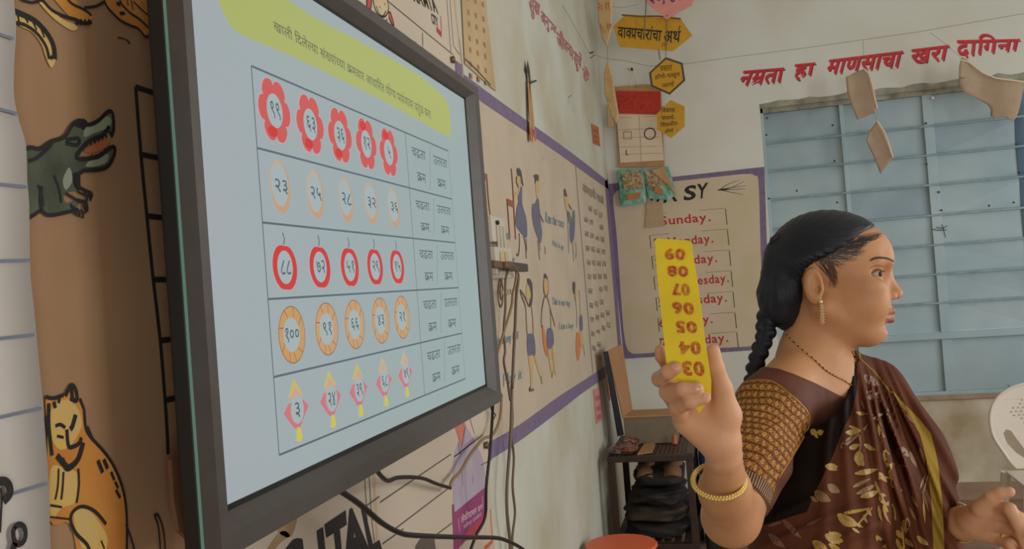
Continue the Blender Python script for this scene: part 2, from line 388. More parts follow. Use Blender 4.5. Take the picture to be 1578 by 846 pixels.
m_sk = mat('ochre_skin_paint', (204, 172, 118), 0.8, noise=0.12, scale=40)
m_gr = mat('slate_dress_paint', (112, 110, 130), 0.8, noise=0.15, scale=30)
m_hair = mat('grey_hair_paint', (92, 84, 80), 0.8, noise=0.15, scale=30)
m_org = mat('orange_paint', (214, 128, 76), 0.8, noise=0.15, scale=30)
m_hand = mat('brown_pencil_line', (112, 92, 76), 0.8)
# -- row one: girl at the desk, two children
c1 = crop(760, 240, 4.7)
def child(fills, lines, name):
    for m, pl in fills.items():
        b = B()
        for p in pl: fillX(b, p)
        wpart(b, name+'_'+{'sk': 'skin', 'gr': 'dress', 'hair': 'hair', 'org': 'bag', 'grn': 'shirt'}[m], {'sk': m_sk, 'gr': m_gr, 'hair': m_hair, 'org': m_org, 'grn': paint((112, 124, 120))}[m])
    b = B()
    for p in lines: strokeX(b, p, 0.009)
    wpart(b, name+'_outline', m_hand)
child({'hair': [c1([(170, 100), (185, 88), (203, 110), (210, 150), (220, 220), (205, 200), (180, 150)])],
       'sk': [c1([(172, 150), (195, 155), (200, 220), (185, 228), (172, 190)]), c1([(150, 285), (190, 240), (195, 262), (158, 300)])],
       'gr': [c1([(200, 230), (210, 235), (212, 350), (235, 430), (246, 500), (244, 590), (215, 575), (165, 500), (168, 400), (182, 330), (180, 300)])]},
      [c1([(190, 560), (192, 640), (185, 715), (170, 715)]), c1([(222, 580), (235, 650), (242, 745)]), c1([(240, 600), (245, 690)]), c1([(172, 150), (170, 190), (185, 228)])], 'girl_at_desk')
child({'hair': [c1([(292, 145), (310, 135), (330, 145), (326, 200), (305, 205), (300, 160)])],
       'sk': [c1([(308, 190), (330, 190), (336, 250), (325, 305), (312, 280)])],
       'gr': [c1([(318, 310), (330, 320), (335, 400), (345, 480), (355, 560), (345, 632), (325, 600), (295, 510), (282, 430), (285, 350), (302, 350)])]},
      [c1([(325, 610), (330, 680), (340, 755)]), c1([(335, 620), (342, 690)]), c1([(330, 330), (340, 420), (365, 480)]), c1([(375, 655), (380, 715)])], 'girl_standing')
child({'hair': [c1([(512, 250), (522, 240), (536, 290), (532, 315), (518, 300)])],
       'sk': [c1([(515, 305), (533, 300), (550, 380), (548, 410), (530, 390)])],
       'grn': [c1([(535, 405), (555, 410), (570, 460), (578, 400), (592, 410), (590, 520), (560, 510)])],
       'gr': [c1([(560, 480), (590, 480), (590, 560), (580, 620), (562, 625), (555, 560)])]},
      [c1([(540, 410), (545, 560), (548, 705)]), c1([(575, 630), (580, 690), (585, 765)]), c1([(598, 630), (603, 690), (600, 740)]), c1([(545, 350), (570, 390)])], 'boy_leaning')
b = B()
for p in ([(133, 92), (145, 250), (155, 450), (165, 605)], [(103, 330), (112, 450), (122, 592)]): strokeX(b, c1(p), 0.014)
for p in ([(100, 325), (150, 345)], [(106, 340), (150, 360)]): strokeX(b, c1(p), 0.016)
c0 = crop(720, 200, 3.254)
for p in ([(52, 212), (102, 232)], [(54, 230), (102, 246)], [(100, 240), (106, 330), (116, 425)]): strokeX(b, c0(p), 0.012)
wpart(b, 'painted_desk', mat('rust_line_paint', (162, 92, 66), 0.8, noise=0.2))
b = B()
for s, q in (("Desk", ((774, 352), (787, 355), (774, 368), (787, 370))), ("chair", ((780, 392), (795, 396), (780, 400), (794, 404))),
             ("Run the race", ((841, 326), (870, 338), (841, 343), (869, 351))), ("Pick it up", ((852, 370), (869, 377), (852, 381), (868, 388))),
             ("This is my ball", ((758, 520), (799, 510), (760, 540), (799, 526))), ("Play it", ((776, 576), (806, 568), (776, 602), (804, 588))),
             ("This is my bag", ((851, 458), (879, 463), (851, 473), (878, 474))), ("I am a boy", ((862, 497), (884, 497), (862, 511), (883, 509)))):
    write(b, s, *[pX(x, y, 0.0009) for x, y in q], bold=0.012)
wpart(b, 'mural_caption', paint((136, 158, 170)))
# -- row two: three more children and ball
c2 = crop(740, 400, 3.845)
child({'hair': [c2([(278, 125), (290, 112), (308, 140), (312, 220), (305, 272), (290, 275), (298, 200)])],
       'sk': [c2([(275, 150), (290, 160), (300, 215), (290, 238), (272, 225)]), c2([(285, 568), (308, 568), (315, 650), (312, 740), (300, 760), (298, 680)]), c2([(318, 565), (332, 570), (350, 630), (365, 690), (360, 705), (340, 650)])],
       'gr': [c2([(280, 450), (316, 446), (328, 520), (326, 565), (315, 568), (308, 545), (305, 565), (283, 562)])]},
      [c2([(238, 185), (250, 225), (270, 280), (275, 370), (280, 450)]), c2([(238, 180), (262, 215), (290, 278)]), c2([(305, 278), (312, 350), (316, 446)]), c2([(300, 755), (293, 775), (320, 770)]), c2([(362, 690), (366, 738)])], 'boy_waving')
child({'hair': [c2([(378, 90), (390, 85), (402, 120), (404, 165), (395, 130), (380, 120)])],
       'sk': [c2([(378, 118), (398, 120), (404, 180), (395, 218), (382, 200)]), c2([(400, 530), (418, 525), (428, 600), (430, 680), (420, 670)]), c2([(425, 520), (436, 520), (445, 600), (450, 680), (440, 660)])],
       'gr': [c2([(397, 418), (428, 415), (436, 500), (402, 527)])],
       'org': [c2([(368, 390), (380, 420), (395, 500), (400, 575), (385, 550), (372, 480)])]},
      [c2([(382, 222), (368, 290), (364, 380), (370, 400)]), c2([(398, 222), (415, 290), (420, 415)]), c2([(415, 290), (432, 350), (444, 395)]), c2([(378, 118), (376, 180), (390, 220), (404, 190), (402, 130)]), c2([(425, 700), (432, 660)])], 'boy_with_bag')
child({'hair': [c2([(548, 140), (558, 130), (565, 155), (560, 205), (550, 190)])],
       'sk': [c2([(563, 165), (575, 190), (572, 235), (565, 230)]), c2([(588, 420), (605, 420), (612, 500), (600, 520)])],
       'gr': [c2([(588, 345), (603, 330), (608, 410), (592, 420)])],
       'org': [c2([(572, 435), (585, 440), (595, 500), (590, 570), (577, 600), (567, 520)])]},
      [c2([(585, 180), (590, 220), (595, 330)]), c2([(560, 210), (572, 300), (573, 405)]), c2([(612, 500), (620, 570)])], 'girl_with_bag')
b = B()
for cx, cy, rx, ry in ((123, 200, 15, 78), (128, 190, 8, 45)):
    strokeX(b, c2([(cx+rx*math.cos(t), cy+ry*math.sin(t)) for t in np.linspace(0, 6.283, 16)]), 0.009, n=2)
wpart(b, 'ball_outline', m_hand)
# -- alphabet table beside the corner
b = B(); c5 = crop(880, 240, 2.488)
write(b, "अ^षराची गाडी", *[pX(x, y, 0.0009) for x, y in ((897, 276), (930, 302), (899, 297), (931, 316))], bold=0.03)
words = ["आई", "घर", "कमल", "जल", "पान", "मका", "बस", "फळ", "रथ", "शाळा", "वड", "हात", "नळ", "खग", "चक", "दार"]
for r in range(12):
    yl0, yr0 = 312+r*22.0, 330+r*18.2
    for c in range(4):
        if (r*5+c*3) % 11 == 0 or (r > 9 and c > 1): continue
        t = c/3.6; x = 899+r*1.35+c*8.0
        y = yl0*(1-t)+yr0*t
        write(b, words[(r*3+c*5) % 16], *[pX(px, py, 0.0009) for px, py in ((x, y), (x+6, y+1.2), (x, y+9), (x+6, y+9.5))], bold=0.01)
wpart(b, 'word_table', paint((156, 138, 118)))
# -- faded red slogan high on the left wall
for s, q in (("सुख", ((815, -8), (833, 8), (817, 30), (831, 30))), ("अनुभव", ((833, 14), (858, 42), (836, 44), (856, 56))), ("जीवन", ((857, 38), (881, 66), (860, 72), (880, 84))), ("ने", ((878, 68), (884, 76), (879, 90), (884, 94))), ("सूचे", ((884, 68), (897, 84), (886, 110), (895, 112))), ("हे", ((898, 98), (909, 110), (899, 124), (908, 128)))):
    b = B(); write(b, s, *[pX(x, y) for x, y in q], bold=0.02); wpart(b, 'faded_slogan_word', mat('faded_pink_paint', (196, 116, 122), 0.8, noise=0.3, scale=40))
_sx = strokeX
def strokeX(b, pts, w, off=0.0014, w1=None, n=4): _sx(b, pts, w*0.42, off, w1, n)
# ---- animal mural at the near end of the wall ----
a1 = crop(0, 0, 2.016); a2 = crop(0, 420, 1.986); a3 = crop(0, 0, 4.23); a4 = crop(130, 0, 8.459)
FZ = [0.0006]
def fillX(b, pts, off=None, n=4): o_ = (FZ[0] if off is None else off)+(lift()*0.3); b.poly([tuple(pX(x, y, o_)) for x, y in smoothpts(pts, n, True)])
m_croc = mat('olive_green_paint', (92, 98, 74), 0.8, scale=14, rgb2=(58, 62, 50)); m_tig = mat('amber_paint', (206, 142, 60), 0.8, scale=9, rgb2=(190, 118, 50)); m_yel = mat('yellow_wash', (212, 174, 84), 0.8, scale=8, rgb2=(204, 170, 110))
b = B(); fillX(b, a1([(60, 462), (85, 460), (120, 462), (155, 440), (200, 425), (222, 388), (250, 373), (272, 388), (305, 375), (335, 350), (350, 352), (352, 398), (318, 422), (275, 445), (240, 490), (290, 488), (335, 462), (357, 455), (352, 490), (325, 522), (265, 528), (235, 545), (240, 590), (200, 600), (205, 630), (240, 622), (235, 645), (150, 668), (125, 655), (95, 676), (60, 690)]), n=3)
wpart(b, 'crocodile_body', m_croc)
FZ[0] = 0.0008
b = B(); fillX(b, a1([(262, 470), (285, 452), (320, 436), (345, 440), (320, 462), (290, 474)])); wpart(b, 'crocodile_tongue', paint((176, 96, 60)))
FZ[0] = 0.0010
b = B(); fillX(b, a1([(268, 395), (330, 362), (345, 372), (338, 395), (290, 415), (262, 425)])); fillX(b, a1([(280, 498), (335, 478), (325, 508), (270, 518)])); fillX(b, a1([(195, 560), (215, 520), (225, 560), (205, 590)])); wpart(b, 'crocodile_highlight', paint((140, 146, 124)))
b = B()
for p, w in (([(60, 470), (95, 458), (125, 462), (160, 440), (200, 425), (225, 388), (250, 374), (272, 388), (305, 375), (335, 347), (350, 352), (353, 400), (345, 425)], .012), ([(340, 392), (318, 420), (275, 440), (238, 490), (300, 488), (338, 462), (357, 458), (350, 492), (325, 522), (262, 530)], .013),
             ([(262, 528), (240, 548), (240, 575), (262, 590), (285, 602), (280, 618)], .011), ([(130, 578), (128, 640), (150, 668), (205, 660), (240, 650)], .011), ([(240, 622), (268, 632), (270, 658)], .012), ([(90, 678), (128, 652)], .010), ([(205, 600), (240, 622)], .008), ([(118, 575), (130, 600), (135, 640)], .008), ([(168, 545), (185, 590), (190, 630)], .008), ([(205, 435), (245, 430), (240, 450), (205, 445)], .012), ([(240, 590), (250, 600), (285, 612)], .006), ([(90, 500), (115, 490), (150, 460), (165, 440)], .010)):
    strokeX(b, a1(p), w)
for x, y in ((245, 388), (258, 380), (262, 395)): fillX(b, a1([(x-14, y), (x, y-12), (x+14, y), (x, y+9)]))
for x, y, dy in ((270, 447, 12), (282, 443, 12), (294, 438, 12), (306, 432, 11), (318, 426, 11), (330, 420, 11), (341, 408, 14), (349, 400, 12), (285, 487, -10), (298, 485, -10), (311, 479, -10), (324, 470, -10), (336, 463, -10), (346, 458, -9)):
    b.poly([pX(*p, 0.001) for p in a1([(x-4, y), (x+4, y), (x+1, y+dy)])])
for x, y in ((246, 660), (258, 664), (266, 650), (228, 648), (236, 655), (270, 612), (282, 610)): strokeX(b, a1([(x-8, y-14), (x, y+2), (x-2, y+14)]), 0.008)
fillX(b, a1([(225, 540), (246, 538), (250, 560), (248, 590), (232, 580)]))
wpart(b, 'crocodile_outline', m_line)
# tiger above, with tail
FZ[0] = 0.0006
b = B(); fillX(b, a1([(100, -20), (150, -20), (170, 0), (215, 50), (250, 70), (285, 60), (288, 45), (262, 30), (240, 10), (225, -20)])); fillX(b, a1([(300, -30), (420, -30), (466, 30), (466, 110), (445, 108), (430, 85), (385, 70), (350, 45), (325, 10)]))
wpart(b, 'tiger_body', m_tig)
FZ[0] = 0.0008
b = B(); fillX(b, a1([(45, 38), (85, 50), (125, 75), (155, 110), (172, 150), (172, 190), (160, 210), (145, 185), (130, 140), (100, 100), (55, 75)])); fillX(b, a1([(120, 5), (150, 20), (195, 60), (240, 80), (225, 95), (170, 60)])); wpart(b, 'tiger_tail', m_yel)
b = B()
for p, w in ((a3([(85, 70), (150, 95), (235, 140), (310, 220), (350, 300), (358, 385)]), .017), (a3([(110, 148), (170, 165), (240, 215), (300, 300), (322, 385)]), .010), (a3([(115, 85), (125, 140)]), .006), (a3([(160, 105), (185, 150)]), .006), (a3([(215, 140), (240, 195)]), .006), (a3([(270, 190), (290, 245)]), .006), (a3([(330, 365), (345, 385)]), .012),
             (a1([(125, -10), (160, 30), (200, 50), (235, 60), (262, 72), (285, 68)]), .010), (a1([(205, -10), (225, 12), (262, 30), (285, 48)]), .008), (a1([(65, -2), (100, 8), (128, 0)]), .008),
             (a4([(258, 0), (300, 90), (380, 180), (480, 270), (600, 330), (700, 370), (770, 450), (800, 480), (840, 460)]), .008), (a4([(460, 0), (500, 70), (600, 170), (720, 250), (850, 370)]), .008), (a4([(640, 20), (720, 100), (850, 215)]), .006), (a4([(560, 0), (570, 70)]), .005), (a4([(610, 0), (635, 130)]), .005), (a4([(460, 175), (530, 170)]), .010), (a4([(420, 40), (470, 60)]), .012), (a4([(430, 490), (530, 510), (595, 570)]), .004), (a4([(560, 520), (590, 570)]), .008), (a4([(0, 100), (150, 80), (260, 20)]), .008)):
    strokeX(b, p, w)
for x in (238, 250, 262, 274): strokeX(b, a1([(x, 60), (x+4, 68), (x-2, 76)]), 0.009)
wpart(b, 'tiger_outline', m_line)
# seated striped cat below
FZ[0] = 0.0006
b = B(); fillX(b, a2([(140, 385), (165, 380), (195, 375), (218, 345), (232, 375), (258, 430), (272, 485), (310, 540), (345, 595), (375, 660), (390, 740), (390, 850), (420, 900), (260, 900), (215, 770), (150, 755), (145, 500)]))
wpart(b, 'seated_cat_body', m_tig)
FZ[0] = 0.0009
b = B(); fillX(b, a2([(150, 440), (175, 400), (210, 390), (240, 420), (250, 470), (215, 530), (180, 540), (155, 500)])); fillX(b, a2([(155, 600), (200, 600), (240, 620), (232, 700), (190, 720), (155, 750)])); fillX(b, a2([(225, 740), (260, 720), (300, 760), (330, 820), (300, 880), (250, 840)])); wpart(b, 'seated_cat_patch', m_yel)
b = B()
for p, w in (([(258, 420), (262, 470), (275, 500), (320, 550), (352, 600), (378, 670), (388, 750), (388, 860)], .010), ([(200, 378), (218, 345), (232, 360), (235, 392), (215, 385)], .013), ([(218, 350), (222, 385)], .014), ([(140, 380), (165, 385), (195, 375)], .011), ([(245, 385), (258, 420)], .009),
             ([(150, 400), (150, 470), (160, 560)], .012), ([(232, 435), (222, 470), (215, 480)], .015), ([(170, 470), (185, 465), (200, 475)], .010), ([(175, 500), (195, 505)], .008), ([(205, 480), (208, 520), (215, 535), (240, 525), (250, 505)], .012), ([(175, 560), (200, 590), (215, 595), (240, 570), (255, 520)], .017), ([(190, 570), (205, 600), (225, 590)], .016),
             ([(240, 600), (242, 650), (235, 705)], .008), ([(195, 610), (192, 660), (188, 695)], .007), ([(180, 600), (178, 650), (170, 695)], .006), ([(155, 712), (190, 718)], .006), ([(155, 748), (215, 755)], .005), ([(325, 770), (290, 730), (250, 716), (222, 735), (218, 765), (235, 800), (265, 830), (275, 850)], .010), ([(385, 770), (400, 810), (412, 850)], .007), ([(310, 820), (320, 845)], .005),
             ([(300, 575), (315, 612)], .013), ([(318, 572), (330, 600)], .013), ([(340, 610), (350, 635)], .010), ([(352, 640), (362, 660)], .010), ([(355, 665), (368, 690)], .010), ([(165, 395), (170, 415)], .012), ([(182, 385), (180, 400)], .010), ([(142, 440), (150, 500)], .013), ([(268, 470), (285, 510)], .007)):
    strokeX(b, a2(p), w)
for p in ([(472, 742), (485, 745), (500, 790), (507, 860)], [(472, 742), (485, 780), (492, 860)]): strokeX(b, a2(p), .008)
wpart(b, 'seated_cat_outline', m_line)
# ladder
b = B()
strokeX(b, [(209, 134), (217, 237), (226, 330), (236, 430), (247, 525), (256, 640), (259, 700)], .016, n=2)
for y, x in ((134, 209), (238, 218), (333, 227), (431, 237), (525, 248), (617, 255)):
    s = (425-y)*0.00105*1.05; strokeX(b, [(x, y), (x+20, y+20*s), (x+45, y+45*s)], .018, n=1)
wpart(b, 'painted_ladder', m_line)
# ======================= sheets stuck to the left wall =======================
m_sheet = mat('white_ruled_vinyl', (194, 187, 181), 0.55, scale=2, rgb2=(188, 180, 172))
m_rule = paint((110, 118, 132), 0.05)
# near sheet with the wavy free edge: a curled slab standing a little off the wall
t = empty('ruled_vinyl_sheet', (0, 0.6, 0.6), 'white vinyl sheet with grey ruled lines hanging left of the animal mural', 'banner')
b = B(); edge = smoothpts([(20, -30), (22, 5), (25, 45), (22, 100), (22, 149), (30, 188), (40, 223), (42, 278), (45, 317), (47, 420), (53, 480), (59, 546), (65, 606), (70, 672), (75, 742), (78, 843), (80, 880)], 4)
n0 = 0; rows = []
for (x, y) in edge:
    p = onX(x, y, 0.022); rows.append([np.array([0.022-0.010*s, p[1]*(1-s)+0.30*s, p[2]]) for s in (0, 0.1, 0.3, 0.6, 1.0)])
for i in range(len(rows)-1):
    for j in range(4): b.quad(rows[i][j], rows[i][j+1], rows[i+1][j+1], rows[i+1][j])
o = b.build('sheet', m_sheet, t, smooth=True); md = o.modifiers.new('thickness', 'SOLIDIFY'); md.thickness = 0.001
b = B()
for p0, p1 in (((-30, 43), (20, 60)), ((-30, 160), (26, 175.5)), ((-30, 281), (40, 288)), ((-30, 403), (45, 401)), ((-30, 525), (52, 516)), ((-30, 650), (63, 629)), ((15, 762), (72, 745))):
    q0, q1 = onX(*p0, 0.0235), onX(*p1, 0.0235); yb_ = q1[1]; yf_ = 0.32 if p0[0] < 0 else q0[1]; zf_ = q1[2]+(q0[2]-q1[2])*(yf_-yb_)/(q0[1]-yb_)
    xs_ = lambda y_: 0.0235-0.010*(yb_-y_)/(yb_-0.30)+0.0012
    b = B(); b.ribbon([(xs_(yf_+(yb_-yf_)*k/6), yf_+(yb_-yf_)*k/6, zf_+(q1[2]-zf_)*k/6) for k in range(7)], 0.0035, (1, 0, 0)); b.build('ruled_line', m_rule, t)
b = B()
for p, w in ((crop(0, 700, 5.79)([(-60, 255), (0, 240), (50, 245), (85, 290), (85, 360), (30, 420)]), .009), (crop(0, 700, 5.79)([(5, 300), (15, 400), (10, 500), (0, 700)]), .003),
             (crop(0, 700, 5.79)([(130, 650), (170, 625), (215, 650), (228, 720), (210, 780), (160, 805), (125, 760), (118, 690), (135, 645)]), .006), (crop(0, 700, 5.79)([(135, 790), (115, 850), (100, 900)]), .008)):
    b.ribbon([onX(x, y, 0.026) for x, y in smoothpts(p, 4)], w, (1, 0, 0))
b.build('letter_scroll', m_line, t); attach(t)

# printed banner behind the interactive display
XBN = 0.006
t = empty('printed_school_banner', (0, 2.0, 0.4), 'cream printed vinyl banner with cartoons and black capitals hung behind the large display', 'banner')
def pN(x, y, off=0.0): return onX(x, y, XBN+off)
YV0 = onX(268, 840, XBN)[1]+0.07; yR = onX(712, 80, XBN)[1]; yR2 = onX(757, 760, XBN)[1]
b = B(); b.slab([(XBN-0.002, YV0, 0.55), (XBN-0.002, yR2, 0.55), (XBN-0.002, yR2, 1.6), (XBN-0.002, yR, 1.7), (XBN-0.002, yR, 2.75), (XBN-0.002, YV0, 2.75)], (0.002, 0, 0))
b.build('vinyl', mat('cream_banner_vinyl', (205, 190, 170), 0.6, scale=1.5, rgb2=(196, 180, 160), bump=0.04, bscale=4), t)
def line(b, pts, w=0.004, off=0.0006, n=1, w1=None): o_ = off+lift(); b.ribbon([pN(x, y, o_) for x, y in smoothpts(pts, n)], w, (1, 0, 0), w1)
m_rl = paint((92, 84, 76), 0.05)
for p in ([(596, 0), (698, 84)], [(688, -10), (695, 80)], [(693, -10), (699, 70), (708, 84)], [(586, 774), (695, 700)], [(609, 815), (697, 748)], [(590, 838), (622, 815)], [(674, 823), (697, 806)], [(585, 765), (560, 783)], [(700, 704), (744, 670)], [(741, 717), (758, 708)], [(350, 810), (400, 790)], [(722, 637), (731, 668)], [(560, 700), (566, 800), (572, 860)], [(567, 700), (573, 800), (580, 860)], [(708, 60), (715, 122)]):
    b = B(); line(b, p, 0.0032); b.build('ruled_line', m_rl, t)
b = B(); b.ribbon([pN(575, 700, .0004), pN(583, 860, .0004)], 0.014, (1, 0, 0)); b.build('tan_margin', paint((198, 172, 132)), t)
b = B(); b.ribbon([pN(699, -10, .0003), pN(714, 120, .0003)], 0.02, (1, 0, 0)); b.build('tan_margin', paint((198, 172, 132)), t)
b = B(); b.poly([pN(x, y, 0.0008) for x, y in ((701, 92), (712, 100), (713, 122), (702, 112))])
b.build('purple_patch', m_purple, t)
b = B(); b.poly([pN(x, y, 0.0008) for x, y in ((627, 640), (640, 640), (640, 700), (640, 770), (618, 780), (606, 780), (616, 720))]); 
# DIGITAL in heavy capitals climbing with the wall
b = B()
for s, q in (("D", ((372, 880), (400, 863), (378, 960), (408, 945))), ("I", ((408, 858), (419, 851), (412, 940), (426, 932))), ("G", ((430, 846), (466, 822), (440, 925), (476, 905))), ("I", ((488, 818), (498, 812), (497, 905), (507, 898))), ("T", ((500, 808), (533, 786), (512, 895), (540, 880))), ("A", ((528, 791), (553, 776), (530, 885), (574, 858))), ("L", ((556, 782), (568, 772), (572, 862), (590, 850)))):
    write(b, s, *[pN(x, y, 0.0008) for x, y in q], bold=0.05)
b.build('capital_lettering', m_black, t)
b = B(); c6 = crop(540, 0, 6.51)
for s, q in (("MAMTA", ((632, -22), (668, -6), (638, 2), (676, 22))), ("CITY", ((664, 19), (674, 27), (666, 36), (676, 42)))): write(b, s, *[pN(x, y, 0.0008) for x, y in q], bold=0.03)
b.build('small_capitals', paint((72, 64, 52)), t)
b = B()
line(b, c6([(905, 160), (912, 260), (914, 355)]), 0.005); line(b, c6([(865, 290), (914, 350)]), 0.016)
b.build('red_bracket', paint((188, 62, 64)), t)
# cartoon girl, sun
b = B(); 
for pts in (c6([(225, -60), (245, 60), (280, 140), (330, 170), (370, 140), (382, 60), (360, -60)]),): b.poly([pN(x, y, 0.0008) for x, y in smoothpts(pts, 3, True)])
b.build('cartoon_face', paint((214, 190, 150)), t)
b = B()
for pts in (c6([(170, -20), (215, -20), (210, 70), (170, 75)]), c6([(385, 130), (405, 135), (440, 250), (410, 220), (390, 180)]), c6([(290, 200), (355, 215), (356, 290), (300, 240)])): b = B(); b.poly([pN(x, y, 0.0009) for x, y in smoothpts(pts, 3, True)]); b.build('cartoon_red', paint((196, 82, 76)), t)
b = B()
for pts in ([(228, -20), (245, 70), (280, 150), (330, 172), (370, 140), (385, 70), (365, -20)], [(260, 60), (290, 140), (330, 160), (358, 110)], [(385, 125), (405, 130), (440, 255), (410, 225), (388, 170)], [(290, 185), (330, 215), (370, 200)], [(170, -20), (168, 70), (205, 85), (216, -20)], [(345, 30), (348, 50)], [(295, 60), (298, 80)], [(415, 245), (395, 290)], [(420, 300), (402, 250)], [(225, 120), (240, 190)]):
    line(b, c6(pts), 0.0035, 0.0012, 4)
b.build('cartoon_outline', m_line, t); b = B()
for pts in ([(680, 490), (720, 475), (750, 520), (770, 575)], [(725, 330), (728, 460)], [(655, 415), (670, 480)]): line(b, c6(pts), 0.0035, 0.0012, 4)
b.build('sun_outline', m_line, t)
b = B(); b.poly([pN(x, y, 0.0009) for x, y in smoothpts(c6([(680, 495), (720, 480), (750, 530), (765, 590), (700, 590), (670, 530)]), 3, True)]); b.build('cartoon_sun', paint((226, 190, 60)), t)
# printed figure with purple label
c7 = crop(560, 620, 3.745)
b = B(); b.poly([pN(x, y, 0.0006) for x, y in smoothpts(c7([(525, 300), (550, 230), (575, 200), (592, 140), (630, 200), (660, 260), (690, 330), (705, 430), (700, 500), (610, 560), (530, 640), (520, 560), (518, 400)]), 2, True)])
b.build('figure_shirt', mat('pale_lilac_print', (178, 164, 178), 0.6, scale=5, rgb2=(166, 150, 168)), t)
b = B(); b.poly([pN(x, y, 0.0008) for x, y in smoothpts(c7([(528, 95), (582, 62), (585, 130), (570, 250), (560, 245), (545, 190), (530, 150)]), 2, True)]); b.build('figure_neck', paint((206, 124, 104)), t)
b = B()
for pts in ([(592, 130), (580, 190), (570, 250), (560, 300)], [(550, 230), (556, 300)], [(570, 400), (574, 480)], [(630, 420), (634, 470)]): b = B(); line(b, c7(pts), 0.003, 0.0010, 3); b.build('figure_crease', paint((96, 82, 92)), t)
b = B(); b.poly([pN(x, y, 0.0010) for x, y in c7([(512, 590), (524, 588), (526, 636), (700, 492), (706, 660), (700, 690), (560, 830), (530, 880), (524, 880)])]); b.build('purple_label', mat('magenta_print', (150, 66, 112), 0.6, scale=6, rgb2=(140, 56, 104)), t)
b = B(); b.poly([pN(x, y, 0.0012) for x, y in smoothpts(c7([(575, 780), (620, 725), (690, 660), (688, 700), (640, 765), (590, 800)]), 2, True)]); b.build('label_red_panel', paint((176, 60, 76)), t)
b = B()
write(b, "लेकीवाचन क^ष", *[pN(x, y, 0.0014) for x, y in c7([(562, 650), (684, 575), (566, 700), (684, 620)])], bold=0.02)
write(b, "गणित उपकम".replace('णि', 'िण'), *[pN(x, y, 0.0014) for x, y in c7([(578, 705), (680, 628), (580, 735), (680, 655)])], bold=0.01)
line(b, c7([(548, 670), (556, 745)]), 0.004, 0.0014); line(b, c7([(685, 540), (692, 610)]), 0.004, 0.0014); b.build('label_lettering', paint((206, 176, 186), 0.02), t)
b = B(); line(b, c7([(733, 615), (738, 700), (744, 770)]), 0.006); line(b, c7([(700, 845), (748, 798)]), 0.012, 0.0008); b.build('orange_mark', paint((206, 96, 56)), t)
# tan brush and pipe print at the lower left
b = B()
for pts in (crop(300, 560, 2.958)([(410, 690), (470, 680), (440, 790), (380, 765)]), crop(300, 560, 2.958)([(395, 765), (435, 785), (400, 810), (350, 860), (330, 850)])): b.poly([pN(x, y, 0.0008) for x, y in smoothpts(pts, 3, True)])
b.build('brush_print', mat('tan_print', (150, 112, 76), 0.6, scale=10, rgb2=(186, 158, 122)), t)
b = B(); b.poly([pN(x, y, 0.0007) for x, y in c7([(300, 830), (330, 785), (410, 785), (420, 860), (300, 860)])]); b.build('grey_print', paint((104, 92, 80)), t)
attach(t)

# calendar-like chart above the purple band
t = empty('brown_paper_chart', tuple(onX(735, 60, 0.004)), 'old brown paper chart of faint printed entries above the purple band', 'poster')
b = B(); b.slab([onX(x, y, 0.003) for x, y in ((709, -40), (746, -30), (752, 40), (764, 140), (759, 137), (716, 98))], (0.0015, 0, 0)); b.build('sheet', mat('browned_paper', (198, 172, 132), 0.8, scale=5, rgb2=(184, 156, 116)), t)
b = B()
for c in range(3):
    for r in range(7):
        x = 719+c*11.5+r*0.9; y = -8+r*20+c*5+(r % 2)*2; h = 8; k = 3.5
        b = B(); b.poly([onX(px, py, 0.0050) for px, py in ((x, y), (x+k, y+2), (x+k+0.7, y+h+2), (x+0.7, y+h))]); b.build('printed_entry', paint((164, 128, 84)), t)
b = B(); b.ribbon([onX(x, y, 0.0055) for x, y in ((717, 91), (735, 108), (756, 131))], 0.006, (1, 0, 0)); b.build('chart_edge', paint((84, 74, 60)), t); attach(t)
b = B()
for x, y in ((698, 92), (749, 686)):
    p = onX(x, y, 0.012); b = B(); b.tube([p-np.array([.012, 0, 0]), p+np.array([.004, 0, 0]), p+np.array([.006, 0, 0])], [0.007, 0.012, 0.006], 10)
    tag(b.build('drawing_pin', mat('brass_pin', (112, 92, 60), 0.4, metal=0.6), None, True), 'round brass pin holding the top right corner of the printed banner' if y < 400 else 'dark pin through the lower edge of the printed banner', 'pin')
# hook with black tape and paper ribbon
t = empty('taped_ribbon', tuple(onX(815, 100, 0.01)), 'black tape hook with narrow tan ribbon hanging across the purple band', 'ribbon')
b = B(); b.ribbon([onX(x, y, 0.012) for x, y in smoothpts([(812, 100), (815, 112), (816, 128)], 4)], 0.07, (1, 0, 0), 0.035); b.ribbon([onX(x, y, 0.018) for x, y in smoothpts([(818, 128), (822, 126), (827, 124)], 3)], 0.008, (1, 0, 0)); b.build('black_tape', mat('black_tape', (26, 26, 28), 0.4), t)
b = B(); 
for x0, x1 in ((814, 818), (815, 822)): b.slab([onX(x, y, 0.012) for x, y in ((x0-0.5, 126), (x0+2, 126), (x1+1.6, 218 if x1 < 820 else 200), (x1-1.8, 218 if x1 < 820 else 200))], (0.002, 0, 0))
b.build('ribbon', mat('tan_ribbon', (196, 152, 102), 0.7, noise=0.15), t)
b = B(); write(b, "N", *[onX(x, y, 0.016) for x, y in ((816, 194), (826, 202), (818, 216), (826, 219))], bold=0.02); b.build('orange_letter', paint((214, 110, 66)), t); attach(t)
